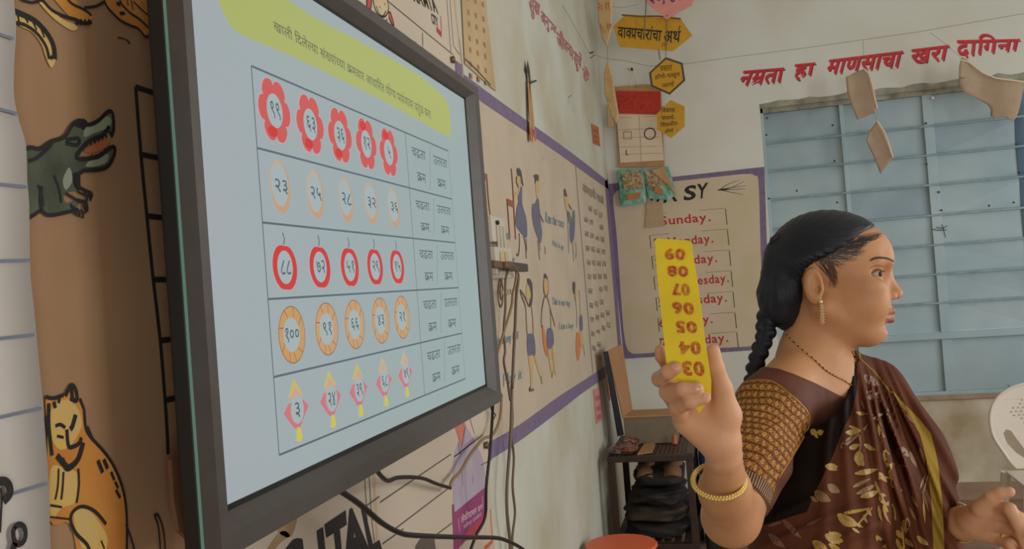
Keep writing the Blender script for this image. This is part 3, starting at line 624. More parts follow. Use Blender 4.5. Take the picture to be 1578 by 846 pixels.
# little stickers on the left wall
for q, rgb, lab in ((((911, 190), (922, 196), (925, 226), (914, 221)), (190, 112, 66), 'small orange sticker below the red slogan near the corner'), (((914, 601), (925, 597), (929, 646), (919, 654)), (216, 140, 136), 'pink paper strip on the wall left of the rack, the nearer of the pair'), (((933, 578), (941, 572), (945, 612), (939, 618)), (214, 132, 128), 'pink paper strip half behind the open box lid')):
    t = empty('wall_sticker', tuple(onX(*q[0], 0.003)), lab, 'sticker'); b = B(); b.slab([onX(*p, 0.002) for p in q], (0.001, 0, 0)); b.build('paper', paint(rgb, 0.2), t)
    b = B(); (a, c, d, e) = [np.array(p, float) for p in q]
    for k in (0.2, 0.5, 0.75):
        pp = [a+(e-a)*k+(c-a)*0.2, a+(e-a)*k+(c-a)*0.8, a+(e-a)*(k+.14)+(c-a)*0.8, a+(e-a)*(k+.14)+(c-a)*0.2]
        b.poly([onX(*p, 0.0036) for p in pp])
    b.build('print', paint(tuple(int(v*0.8) for v in rgb)), t); attach(t)
# nails and pencil marks
b = B(); p = onX(908, 82, 0.0); b.tube([p, p+np.array([0.03, 0, 0.004])], 0.004, 6); tag(b.build('string_nail', mat('dark_nail', (40, 36, 34), 0.5, metal=0.6)), 'dark nail in the left wall where the thread is tied', 'nail')
b = B()
for pts in ([(910, 90), (916, 85)], [(878, 160), (876, 152), (881, 146)], [(836, 242), (838, 246)]): strokeX(b, pts, 0.012 if pts[0][0] == 910 else 0.006, 0.001)
wpart(b, 'wall_scuff', paint((86, 80, 68)))
# damp streaks in the plaster
b = B(); m_damp = mat('damp_stain', (178, 170, 142), 0.85, scale=3, rgb2=(190, 186, 164))
for pts in ([(782, 700), (800, 690), (800, 846), (790, 846)],): pass

# ======================= interactive display =======================
XD = 0.12
disp = empty('interactive_display', (XD, 1.6, 1.26), 'large flat interactive display with dark frame showing a lit worksheet of number pictures', 'display')
def pD(x, y, off=0.0): return onX(x, y, XD+off)
y0, y1 = 0.99, 2.262; z0, z1 = pD(500, 707)[2], pD(713, 152)[2]
y0 = 0.5*(pD(345, 783)[1]+pD(283, 0)[1]); y1 = 0.5*(pD(749, 590)[1]+pD(713, 152)[1])
z0 = 0.5*(pD(345, 783)[2]+pD(749, 590)[2])
oy0, oy1 = pD(262, 0)[1]-0.004, 0.5*(pD(726, 142)[1]+pD(762, 616)[1]); oz0, oz1 = z0-0.055, z1+0.042
m_frame = mat('charcoal_frame_plastic', (84, 79, 76), 0.42, noise=0.12, scale=30); m_dark = mat('black_housing', (26, 25, 26), 0.45)
b = B(); b.box((XD-0.034, oy0+0.004, oz0+0.004), (XD-0.008, oy1-0.004, oz1-0.004)); b.build('housing', m_dark, disp, bevel=0.004)
b = B(); b.box((XD-0.008, oy0+0.001, oz0+0.002), (XD-0.003, oy1-0.001, oz1-0.001)); b.build('glass_edge', mat('green_glass_edge', (120, 168, 156), 0.15, emit=0), disp)
FX = XD+0.020
def bevelbar(name, P, Q, inn):
    "one frame side: a bar from corner P to Q (outer), inner edge offsets inn, with a sloped inner face"
    (pa, pb), (qa, qb) = P, Q; b = B()
    for (ia, ib, oa, ob) in (inn,): 
        o1 = (XD-0.003, pa, pb); o2 = (XD-0.003, qa, qb); f1 = (FX, pa+ia*0.0, pb); f2 = (FX, qa, qb)
        n1 = (FX, pa+ia*0.5, pb+ib*0.5); n2 = (FX, qa+oa*0.5, qb+ob*0.5); k1 = (XD+0.001, pa+ia*0.87, pb+ib*0.87); k2 = (XD+0.001, qa+oa*0.87, qb+ob*0.87)
        b.quad(o1, o2, f2, f1); b.quad(f1, f2, n2, n1); b.quad(n1, n2, k2, k1); b.quad(o1, o2, k2, k1)
        b.quad(o1, f1, n1, k1); b.quad(o2, f2, n2, k2)
    o = b.build(name, m_frame, disp)
    bm = bmesh.new(); bm.from_mesh(o.data); bmesh.ops.remove_doubles(bm, verts=bm.verts, dist=1e-6); bmesh.ops.recalc_face_normals(bm, faces=bm.faces); bm.to_mesh(o.data); bm.free()
iy0, iy1, iz0, iz1 = y0-oy0, y1-oy1, z0-oz0, z1-oz1
bevelbar('frame_side', (oy0, oz0), (oy1, oz0), None or ((lambda: (iy0, iz0, iy1, iz0))()) )
bevelbar('frame_side', (oy1, oz0), (oy1, oz1), (iy1, iz0, iy1, iz1))
bevelbar('frame_side', (oy1, oz1), (oy0, oz1), (iy1, iz1, iy0, iz1))
bevelbar('frame_side', (oy0, oz1), (oy0, oz0), (iy0, iz1, iy0, iz0))
m_gask = mat('black_gasket', (14, 14, 15), 0.5)
for g0, g1 in (((oy0+iy0*.87, oz0+iz0*.87), (oy1+iy1*.87, oz0+iz0)), ((oy0+iy0*.87, oz1+iz1), (oy1+iy1*.87, oz1+iz1*.87)), ((oy0+iy0*.87, oz0+iz0*.87), (oy0+iy0, oz1+iz1*.87)), ((oy1+iy1, oz0+iz0*.87), (oy1+iy1*.87, oz1+iz1*.87))):
    b = B(); b.box((XD-0.003, min(g0[0], g1[0]), min(g0[1], g1[1])), (XD+0.002, max(g0[0], g1[0]), max(g0[1], g1[1]))); b.build('gasket', m_gask, disp)
# lit panel
XS = XD+0.0006
b = B(); b.box((XD-0.004, y0-0.001, z0-0.001), (XS, y1+0.001, z1+0.001)); scr = b.build('screen', None, disp)
m_scr = glow((156, 172, 178)); nt = m_scr.node_tree; tc = nt.nodes.new('ShaderNodeTexCoord'); mp = nt.nodes.new('ShaderNodeSeparateXYZ'); rp = nt.nodes.new('ShaderNodeValToRGB')
nt.links.new(tc.outputs['Generated'], mp.inputs[0]); nt.links.new(mp.outputs['Y'], rp.inputs['Fac']); nt.links.new(rp.outputs['Color'], nt.nodes['Principled BSDF'].inputs['Emission Color'])
rp.color_ramp.elements[0].color = srgb((156, 166, 170)); rp.color_ramp.elements[1].color = srgb((147, 163, 162)); rp.color_ramp.elements[1].position = 0.75
scr.data.materials.append(m_scr)
def S(x, y, k=1): return pD(x, y, 0.0006+0.0005*k)
def sp(b, name, m): return b.build(name, m, scr)
m_ink = glow((84, 98, 106)); m_ink2 = glow((72, 84, 90))
b = B(); b.poly([S(x, y) for x, y in smoothpts([(330, -30), (400, -25), (480, 24), (560, 67), (640, 112), (680, 146), (692, 168), (694, 205), (686, 208), (600, 160), (520, 120), (440, 82), (370, 52), (350, 30)], 3, True)])
sp(b, 'yellow_highlight', glow((164, 172, 100)))
b = B(); tl, tr = (420, 28), (665, 172)
write(b, "खाली िदले^लया सं^खयां^चया क~मवार आधािरत यो^गय पया`यावर वतु`ळ करा.", *[S(x, y, 2) for x, y in ((420, 26), (662, 167), (423, 52), (664, 190))], bold=0.002)
sp(b, 'heading', glow((92, 92, 84)))
# table rules
LT, LB, RT, RB = (385, 101), (430, 702), (690, 233), (716, 583)
def tabp(u, v):
    Yl, Yr = 0.5*(pD(*LT)[1]+pD(*LB)[1]), 0.5*(pD(*RT)[1]+pD(*RB)[1]); zt_, zb_ = 0.5*(pD(*LT)[2]+pD(*RT)[2]), 0.5*(pD(*LB)[2]+pD(*RB)[2])
    return np.array([XS+0.0006, Yl+(Yr-Yl)*u, zt_+(zb_-zt_)*v])
zt_, zb_ = tabp(0, 0)[2], tabp(0, 1)[2]; Yl, Yr = tabp(0, 0)[1], tabp(1, 0)[1]
rows = [0]+[(zt_-pD(x, y)[2])/(zt_-zb_) for x, y in ((395, 228), (404, 343), (413, 461), (421, 581))]+[1]
uc = ((0.5*(pD(625, 205)[1]+pD(652, 605)[1]))-Yl)/(Yr-Yl)
for r in rows: b = B(); b.ribbon([tabp(0, r), tabp(1, r)], 0.0032, (1, 0, 0)); sp(b, 'table_rule', m_ink)
for u in (0, uc, 1): b = B(); b.ribbon([tabp(u, 0), tabp(u, 1)], 0.0024 if u < 1 else 0.0016, (1, 0, 0)); sp(b, 'table_rule', m_ink)
for i in range(5):
    um = (uc+1)/2; b = B(); b.ribbon([tabp(um+0.012, rows[i]+0.015), tabp(um-0.012, rows[i+1]-0.02)], 0.0016, (1, 0, 0)); sp(b, 'table_slash', m_ink)
    for s, ua, ub in (("चढता", uc+0.035, um-0.03), ("क~म", uc+0.06, um-0.04), ("उतरता", um+0.03, 1-0.02), ("क~म", um+0.05, 1-0.045)):
        h = rows[i+1]-rows[i]; v0 = rows[i]+h*(0.22 if s != "क~म" else 0.66); v1 = v0+h*0.17
        b = B(); write(b, s, *[tabp(uu, vv)+np.array([0.0002, 0, 0]) for uu, vv in ((ua, v0), (ub, v0), (ua, v1), (ub, v1))]); sp(b, 'choice_word', m_ink2)
# picture icons
def disc(c, ry, rz, n=28, k=2, f=None, yc=1.0):
    return [np.array([XS+0.0005*k, c[1]+ry*math.cos(t)*(f(t) if f else 1), c[2]+rz*math.sin(t)*(f(t) if f else 1)]) for t in [2*math.pi*i/n for i in range(n)]]
def ringpoly(b, outer, inner): b.poly(outer, inner[::-1])
def num(s, c, wy, hz, m=m_ink2):
    b = B(); y_, z_ = c[1], c[2]; X_ = XS+0.0022
    write(b, s, (X_, y_-wy, z_+hz), (X_, y_+wy, z_+hz), (X_, y_-wy, z_-hz), bold=0.004); sp(b, 'number', m)
def cen(x, y): return pD(x, y)
m_fl = glow((196, 84, 84)); m_fl2 = glow((196, 52, 52)); m_wh = glow((158, 172, 174)); m_halo = glow((184, 160, 160))
fw_, fh_ = 0.5*(pD(446, 172)[1]-pD(398, 172)[1]), 0.5*(pD(422, 122)[2]-pD(424, 222)[2])
flow = lambda t: 0.76+0.24*abs(math.cos(3*t))**0.55
for i, ((x, y), s) in enumerate(zip(((422, 171), (477, 192), (523, 209), (563.5, 222), (598, 235)), ("९९", "६३", "३६", "१२", "५"))):
    c = cen(x, y); 
    b = B(); b.poly(disc(c, fw_*1.05, fh_*1.04, 60, 1, flow)); sp(b, 'flower_edge', m_halo)
    b = B(); ringpoly(b, disc(c, fw_, fh_, 60, 2, flow), disc(c, fw_*0.50, fh_*0.52, 30, 2)); sp(b, 'flower', m_fl)
    b = B(); b.poly(disc(c, fw_*0.50, fh_*0.52, 30, 2)); sp(b, 'flower_centre', m_wh)
    a = -2.0 if i < 3 else 2.0
    b = B(); b.poly(disc(c+np.array([0, fw_*0.55*math.cos(a), fh_*0.72*math.sin(a)]), fw_*0.3, fh_*0.17, 18, 3)); sp(b, 'petal_shade', m_fl2)
    num(s, c, fw_*(0.30 if len(s) > 1 else 0.14), fh_*0.26)
ew, eh = 0.5*(pD(445, 287)[1]-pD(415, 287)[1]), 0.5*(pD(430, 247)[2]-pD(432, 329)[2])
for i, ((x, y), s) in enumerate(zip(((431, 288), (485, 299), (532, 307), (571, 313), (606, 320)), ("२३", "२५", "२८", "३२", "३६"))):
    c = cen(x, y); b = B(); b.poly(disc(c, ew, eh, 30, 1)); sp(b, 'egg', glow((178, 166, 148)) if i < 2 else glow((170, 164, 152)))
    b = B(); o_ = disc(c+np.array([0, 0.0, -eh*0.02]), ew*1.0, eh*0.98, 30, 2); i_ = disc(c+np.array([0, -ew*0.10, eh*0.10]), ew*0.84, eh*0.84, 30, 2); ringpoly(b, o_, i_); sp(b, 'egg_shade', glow((184, 150, 122)))
    b = B(); b.poly(disc(c+np.array([0, -ew*0.05, eh*0.06]), ew*0.80, eh*0.74, 30, 3)); sp(b, 'egg_centre', m_wh)
    num(s, c, ew*0.62, eh*0.27)
aw, ah = 0.5*(pD(456, 411)[1]-pD(420, 411)[1]), 0.5*(pD(436, 374)[2]-pD(440, 450)[2])
ap = lambda t: (1.0-0.10*max(0, math.sin(t))**12)*(1.0+0.04*math.cos(2*t+0.6))*(1-0.07*max(0, -math.sin(t))**20)
for i, ((x, y), s) in enumerate(zip(((438, 412), (492, 411.5), (538, 411.5), (577, 411), (611, 411)), ("८८", "७२", "५१", "२९", "१५"))):
    c = cen(x, y); b = B(); b.poly(disc(c, aw*1.03, ah*1.02, 40, 1, ap)); sp(b, 'apple_edge', m_halo)
    b = B(); ringpoly(b, disc(c, aw, ah, 40, 2, ap), disc(c+np.array([0, 0, -0.0]), aw*0.66, ah*0.68, 30, 2)); sp(b, 'apple', m_fl2)
    b = B(); b.poly(disc(c, aw*0.66, ah*0.68, 30, 2)); sp(b, 'apple_centre', m_wh)
    b = B(); b.ribbon([c+np.array([0.0014, 0, ah*0.92]), c+np.array([0.0014, aw*0.12, ah*1.15]), c+np.array([0.0014, 0, ah*1.40])], 0.003, (1, 0, 0)); sp(b, 'apple_stem', m_ink)
    num(s, c, aw*0.42, ah*0.30)
bw, bh = 0.5*(pD(469, 516)[1]-pD(428, 516)[1]), 0.5*(pD(446, 472)[2]-pD(448, 561)[2])
for i, ((x, y), s) in enumerate(zip(((448, 516), (502, 507), (545, 500), (585, 494), (618, 489)), ("१००", "९१", "६६", "४३", "२१"))):
    c = cen(x, y); b = B(); ringpoly(b, disc(c, bw, bh, 36, 2), disc(c, bw*0.62, bh*0.60, 30, 2)); sp(b, 'ball', glow((190, 150, 108)) if i else glow((190, 146, 92)))
    b = B(); b.poly(disc(c, bw*0.62, bh*0.60, 30, 2)); sp(b, 'ball_centre', m_wh)
    b = B()
    for a in (0.5, 1.2, 1.9, 2.7, 3.6, 4.3, 4.8, 5.4):
        b.ribbon([c+np.array([0.002, bw*k*math.cos(a+j), bh*k*math.sin(a+j)]) for k, j in ((0.64, 0), (0.8, 0.10), (0.98, 0.14))], 0.0016, (1, 0, 0))
    for rr in (bw*0.99,):
        pts = disc(c, rr, bh*0.99, 30, 4); b.ribbon(pts+[pts[0]], 0.0016, (1, 0, 0))
    sp(b, 'ball_seam', glow((132, 100, 84))); num(s, c, bw*(0.50 if i == 0 else 0.36), bh*0.26)
dw, dh = 0.5*(pD(475, 634)[1]-pD(436, 634)[1]), 0.5*(pD(455, 582)[2]-pD(459, 682)[2])
for i, ((x, y), s) in enumerate(zip(((456, 632), (509, 615), (552, 601), (591, 588), (624, 576)), ("३", "२४", "३९", "६८", "७९"))):
    c = cen(x, y); q = lambda a, h, k=2: c+np.array([0.0005*k, a*dw, h*dh])
    b = B(); b.poly([q(-0.05, 1), q(0.62, 0.42), q(-0.0, 0.50), q(-0.62, 0.42)]); sp(b, 'lantern_peak', glow((186, 176, 104)) if i < 3 else glow((176, 172, 140)))
    b = B(); b.poly([q(0, 0.72, 3), q(0.5, 0.40, 3), q(0, 0.32, 3), q(-0.5, 0.40, 3)]); sp(b, 'lantern_roof', glow((198, 156, 132)))
    b = B(); b.poly([q(-0.6, 0.26), q(-1, 0), q(-0.25, -0.55), q(0.2, -0.55), q(1, 0.02), q(0.6, 0.26)]); sp(b, 'lantern_body', glow((196, 110, 118)))
    b = B(); b.poly(disc(c+np.array([0, 0, dh*0.02]), dw*0.52, dh*0.44, 26, 4)); sp(b, 'lantern_centre', m_wh)
    b = B(); b.poly([q(-0.05, -0.5, 4), q(0.2, -0.6, 4), q(0.28, -0.9, 4), q(0.1, -1, 4), q(-0.22, -0.92, 4), q(-0.15, -0.65, 4)]); sp(b, 'lantern_tassel', glow((196, 186, 76)))
    num(s, c, dw*(0.32 if len(s) > 1 else 0.18), dh*0.24)
attach(disp)
# cardboard behind the lower near corner of the display
t = empty('brown_cardboard_flap', (0.03, 1.0, 1.2), 'brown cardboard flap tucked behind the lower corner of the display', 'cardboard')
b = B(); XF = 0.045; b.slab([onX(x, y, XF) for x, y in ((258, 708), (284, 684), (310, 690), (316, 846), (300, 846), (270, 818), (262, 775))], (0.006, 0, 0)); b.build('flap', mat('brown_card', (112, 76, 48), 0.8, noise=0.3, scale=12), t)
attach(t)
# ======================= hanging cards, tags and threads near the corner =======================
def card(name, pts, Y, rgb, label, cat, group=None, thick=0.0025, warp=0.0):
    ctr = np.mean([onY(x, y, Y) for x, y in pts], axis=0)
    t = empty(name, tuple(ctr), label, cat, group)
    b = B(); P = [onY(x, y, Y+warp*math.sin(2.2*i)) for i, (x, y) in enumerate(pts)]
    if warp:
        b.poly([onY(x, y, Y) for x, y in smoothpts(pts, 3, True)] if len(pts) > 12 else [onY(x, y, Y) for x, y in pts])
        o = b.build('paper', mat('card_%02x%02x%02x' % rgb, rgb, 0.75, noise=0.12, scale=18), t)
        bm = bmesh.new(); bm.from_mesh(o.data)
        for _ in range(3): bmesh.ops.subdivide_edges(bm, edges=[e for e in bm.edges if e.calc_length() > 0.02], cuts=1, use_grid_fill=False); bmesh.ops.triangulate(bm, faces=bm.faces)
        for v in bm.verts: v.co.y += warp*(math.sin((v.co.x-ctr[0])*22+ctr[2])+0.7*math.sin((v.co.z-ctr[2])*17+1))
        bm.to_mesh(o.data); bm.free(); o.data.shade_smooth(); md = o.modifiers.new('thickness', 'SOLIDIFY'); md.thickness = thick
    else:
        b.slab(P, (0, thick, 0)); b.build('paper', mat('card_%02x%02x%02x' % rgb, rgb, 0.75, noise=0.12, scale=18), t)
    return t
def wr(t, name, s, q, Y, m, bold=0.01, off=0.0015):
    b = B(); write(b, s, *[onY(x, y, Y-off) for x, y in q], bold=bold); b.build(name, m, t)
m_thread = mat('grey_thread', (112, 112, 104), 0.8)
YC = 5.72
t = card('hanging_card', ((986, -8), (1000, -30), (1052, -34), (1071, -6), (1066, 8), (1028, 30), (1001, 9)), YC-0.05, (226, 150, 138), 'pink pointed card with violet numerals hanging above the yellow arrow card', 'card')
wr(t, 'numeral', "३०, ४०", ((1001, -12), (1052, -12), (1001, 8), (1052, 6)), YC-0.05, paint((96, 66, 128)), 0.02); b = B(); b.sphere(onY(1028, 24, YC-0.053), 0.004, 8, 5); b.build('eyelet', m_hand, t); attach(t)
t = card('hanging_card', ((945, 41), (962, 24), (1049, 29), (1067, 55), (1037, 79), (955, 72)), YC, (206, 154, 36), 'large yellow double pointed card with black lettering below the pink card', 'card')
wr(t, 'lettering', "वा^कप~चारांचा", ((952, 36), (1021, 42), (952, 58), (1018, 64)), YC, m_black, 0.012)
wr(t, 'lettering', "अथ`", ((1024, 40), (1050, 40), (1023, 66), (1048, 65)), YC, m_black, 0.012)
b = B()
for x in (1021, 1024, 1027): b.ribbon([onY(x+1, 66, YC-0.0016), onY(x, 71, YC-0.0016)], 0.003, (0, -1, 0))
b.build('tick_mark', m_black, t)
b = B(); b.tube([onY(x, y, YC-0.004) for x, y in ((958, 23), (985, 25), (1015, 25), (1049, 29))], 0.005, 6); b.build('curled_edge', mat('card_curl_shade', (120, 88, 40), 0.8), t); attach(t)  # dark brown stands in for the shade along the curled top edge
hx = ((1000, 112), (1026, 88), (1052, 97), (1056, 124), (1032, 146), (1003, 133))
t = card('hanging_card', hx, YC, (78, 70, 50), 'yellow hexagonal card with a dark outline hanging under the arrow card', 'card')
c_ = np.mean(hx, axis=0); b = B(); b.slab([onY(*(c_+(np.array(p)-c_)*0.88), YC-0.001) for p in hx], (0, 0.0012, 0)); b.build('yellow_face', mat('card_ce9a24', (206, 154, 36), 0.75, noise=0.12, scale=18), t)
m_pl = mat('pencil_lettering', (88, 72, 36), 0.8)
wr(t, 'lettering', "पसार", ((1017, 102), (1036, 100), (1017, 110), (1035, 109)), YC, m_pl, 0.01, 0.002); wr(t, 'lettering', "होणे-पळून", ((1009, 114), (1048, 109), (1009, 125), (1048, 120)), YC, m_pl, 0.01, 0.002); wr(t, 'lettering', "जाणे", ((1020, 127), (1040, 124), (1020, 135), (1038, 133)), YC, m_pl, 0.01, 0.002); attach(t)
t = card('hanging_card', ((1012, 176), (1033, 154), (1055, 164), (1055, 195), (1034, 213), (1013, 200)), YC+0.03, (200, 150, 40), 'plain yellow hexagonal card lowest of the hanging cards', 'card')
for s, q in (("िवकास", ((1019, 164), (1040, 164), (1019, 174), (1040, 173))), ("पावणे-", ((1019, 177), (1041, 176), (1019, 185), (1040, 184))), ("िवकसीत", ((1018, 188), (1044, 185), (1018, 196), (1044, 193))), ("होणे", ((1025, 198), (1038, 197), (1025, 206), (1037, 205)))): wr(t, 'lettering', s, q, YC+0.03, m_pl, 0.01)
attach(t)
t = card('paper_strip', ((917, -40), (940, -40), (944, 20), (943, 48), (936, 72), (928, 60), (921, 30)), YC-0.1, (222, 190, 142), 'upper cream paper strip with orange numerals hanging left of the arrow card', 'paper strip', warp=0.02)
for s, q in (("२०", ((922, 4), (928, 5), (922, 17), (928, 18))), ("११", ((933, 3), (939, 3), (933, 16), (939, 16))), ("१०,", ((924, 37), (931, 39), (925, 50), (932, 52))), ("१०", ((935, 36), (942, 34), (936, 49), (942, 46)))): wr(t, 'numeral', s, q, YC-0.1, paint((186, 96, 48)), 0.02, 0.04)
attach(t)
t = card('paper_strip', ((937, 92), (943, 112), (948, 146), (954, 176), (950, 192), (942, 180), (931, 143), (930, 112)), YC-0.1, (218, 184, 134), 'lower curling cream paper strip hanging beside the red headed calendar', 'paper strip', warp=0.02)
for s, q in (("११", ((934, 118), (938, 120), (934, 130), (938, 132))), ("१२", ((940, 117), (944, 118), (941, 130), (945, 131))), ("२०", ((937, 150), (942, 151), (938, 160), (943, 161)))): wr(t, 'numeral', s, q, YC-0.1, paint((196, 130, 80)), 0.01, 0.04)
attach(t)
# threads
def thread(pts, Y, r=0.0011, lab='', name='thread'):
    b = B(); b.tube([onY(x, y, Y(i) if callable(Y) else Y) for i, (x, y) in enumerate(pts)], r, 5)
    return tag(b.build(name, m_thread), lab, 'thread')
P0 = onX(908, 82, 0.03); yN = P0[1]
main = [(908, 82), (932, 90), (965, 94), (1000, 102), (1060, 98), (1130, 88), (1240, 74), (1410, 50), (1560, 24), (1640, 10)]
Ym = [yN, 5.75, 5.78, 5.8, 5.85, 5.9, 5.95, 6.0, 6.05, 6.1]
b = B(); b.tube([tuple(P0)]+[tuple(onY(x, y, Y)) for (x, y), Y in zip(main[1:], Ym[1:])], 0.0014, 5); tag(b.build('thread', m_thread), 'long grey thread strung from the left wall nail across the slogan wall', 'thread')
thread([(867, 8), (888, 45), (908, 82)], lambda i: (4.75, yN-0.4, yN)[i], lab='thin thread running up the left wall from the nail')
thread([(940, 10), (960, 12), (985, 6)], YC-0.08, lab='short thread sagging from the upper paper strip to the pink card')
thread([(996, -5), (995, 22), (993, 52)], YC-0.06, 0.004, 'dark cord hanging over the face of the arrow card')
thread([(936, 70), (936.5, 93)], YC-0.1, 0.0015, 'tiny thread joining the two cream paper strips')
thread([(1028, 26), (1027, 60), (1026, 90)], YC-0.01, 0.0025, 'thread tying the pink card to the outlined hexagon')
thread([(1015, 76), (1017, 92)], YC+0.004, 0.004, 'short cord between the arrow card and the outlined hexagon')
thread([(1330, 62), (1331, 85), (1333, 106)], 5.9, lab='thread holding the upper brown paper tag at the window'); thread([(1346, 170), (1352, 188)], 5.9, lab='thread between the two middle brown paper tags')
thread([(1433, 50), (1455, 66), (1484, 92)], 5.95, lab='slanting thread above the large brown paper sheet')

# brown paper tags in front of the window
c3 = crop(1120, 40, 3.253)
for pts, Y, lab in (([(597, 255), (640, 232), (690, 215), (715, 240), (732, 300), (745, 370), (755, 415), (735, 440), (655, 470), (625, 400), (605, 330)], 5.92, 'upper brown paper tag hanging under the middle of the red slogan'),
                    ([(755, 475), (790, 530), (810, 580), (834, 660), (770, 742), (735, 650), (700, 575), (712, 530)], 5.92, 'lower diamond shaped brown paper tag hanging in front of the window'),
                    ([(1168, 168), (1215, 180), (1280, 230), (1350, 262), (1430, 272), (1492, 280), (1480, 350), (1440, 470), (1380, 458), (1325, 455), (1318, 405), (1260, 365), (1210, 340), (1165, 300)], 5.98, 'widest brown paper sheet curling over the top right window corner')):
    P = c3(pts); t = card('paper_tag', P, Y, (172, 148, 124), lab, 'paper tag', warp=0.012)
    if len(pts) != 8 or True:
        i0, i1 = {11: (2, 7), 8: (0, 4), 14: (0, 6)}[len(pts)]
        b = B(); b.ribbon([onY(x, y, Y-0.022) for x, y in P[i0:i1]], 0.008, (0, -1, 0)); b.build('curled_edge', mat('pale_paper_curl', (216, 196, 166), 0.7), t)
    attach(t)

# ---- calendar with red header hanging on the back wall, packets below it ----
YF = YB-0.03
t = empty('hanging_calendar', tuple(onY(985, 195, YF)), 'worksheet calendar with a red header and tan edges hanging by the corner', 'calendar')
b = B(); b.slab([onY(x, y, YF+0.004) for x, y in ((946, 134), (1000, 130), (1018, 138), (1020, 170), (1024, 256), (953, 258))], (0, 0.012, 0)); b.build('backing_board', mat('tan_board', (186, 142, 92), 0.7, noise=0.2, scale=14), t)
b = B(); b.slab([onY(x, y, YF) for x, y in ((949, 140), (1018, 141), (1018, 172), (1010, 176), (954, 174))], (0, 0.003, 0)); b.build('red_header', mat('red_header_print', (196, 52, 32), 0.6, scale=50, rgb2=(176, 44, 28)), t)
b = B(); b.slab([onY(x, y, YF-0.002) for x, y in ((950, 176), (1017, 177), (1023, 247), (956, 251))], (0, 0.004, 0)); b.build('sheet', mat('cream_sheet', (222, 202, 174), 0.75, noise=0.06), t)
b = B(); pw = lambda pts, w=0.004, off=0.0035: b.ribbon([onY(x, y, YF-off) for x, y in pts], w, (0, -1, 0))
for p in ([(954, 181), (974, 181)], [(990, 180), (1012, 179)], [(953, 200), (1018, 198)], [(954, 227), (1020, 225)], [(985, 178), (988, 248)], [(956, 212), (1016, 211)], [(957, 238), (1020, 236)]): pw(p, 0.003)
b.build('sheet_rule', paint((176, 154, 130)), t)
b = B(); pw([(961, 203), (973, 203), (973, 214), (961, 214), (961, 203)], 0.006); b.build('square_figure', paint((186, 128, 104)), t)
b = B(); pw([(1001.5+8.5*math.cos(a), 206+8.5*math.sin(a)) for a in np.linspace(0, 6.283, 22)], 0.007); pw([(965, 231), (965, 238), (968, 239)], 0.006); b.build('circle_figure', m_black, t)
b = B()
for _ in range(60): p = onY(953+random.random()*42, 146+random.random()*22, YF-0.001); b.box(p-0.002, p+np.array([0.003, 0.0, 0.002]))
b.build('header_speckle', paint((120, 30, 22)), t)['kind'] = 'stuff'
b = B(); b.tube([onY(968, 135, YF), onY(974, 108, YF+0.01), onY(981, 135, YF)], 0.002, 5); b.build('hanging_cord', mat('pink_cord', (196, 140, 140), 0.8), t)
attach(t)
b = B(); p = onY(974, 107, YB-0.01); b.tube([p+np.array([0, .01, 0]), p-np.array([0, .02, 0])], 0.008, 8); tag(b.build('calendar_nail', MATS['dark_nail']), 'small nail above the red headed calendar', 'nail')
b = B(); b.slab([onY(x, y, YF+0.01) for x, y in ((936, 160), (945, 162), (946, 196), (937, 195))], (0, 0.003, 0)); tag(b.build('paper_slip', mat('cream_slip', (206, 176, 138), 0.8)), 'narrow cream paper slip showing behind the left edge of the calendar', 'paper')
def lump(b, c, r, seed=0, amp=0.12, e=0.55, seg=28, rings=16, freq=3.0):
    "soft rounded box with folds"
    rs = np.random.default_rng(seed); ph = rs.uniform(0, 6.28, (5, 3)); fr = rs.uniform(1.0, freq, (5, 3)); n = len(b.v)
    sg = lambda v: math.copysign(abs(v)**e, v)
    for i in range(rings+1):
        th = -math.pi/2+math.pi*i/rings
        for j in range(seg):
            a = 2*math.pi*j/seg; x = sg(math.cos(th))*sg(math.cos(a)); y = sg(math.cos(th))*sg(math.sin(a)); z = sg(math.sin(th))
            d = 1+amp*sum(math.sin(fr[k][0]*x*2+ph[k][0])*math.sin(fr[k][1]*y*2+ph[k][1])*math.sin(fr[k][2]*z*3+ph[k][2]) for k in range(5))
            b.v.append((c[0]+r[0]*x*d, c[1]+r[1]*y*d, c[2]+r[2]*z*(d if z > 0 else 1)))
    for i in range(rings):
        for j in range(seg):
            a = n+i*seg+j; b2 = n+i*seg+(j+1) % seg; b.f.append((a, b2, b2+seg, a+seg))
m_foil = mat('green_foil', (64, 150, 122), 0.3, scale=30, rgb2=(150, 190, 170), spec=0.8); m_snack = mat('brown_contents', (126, 96, 66), 0.6, scale=60, rgb2=(200, 176, 130))
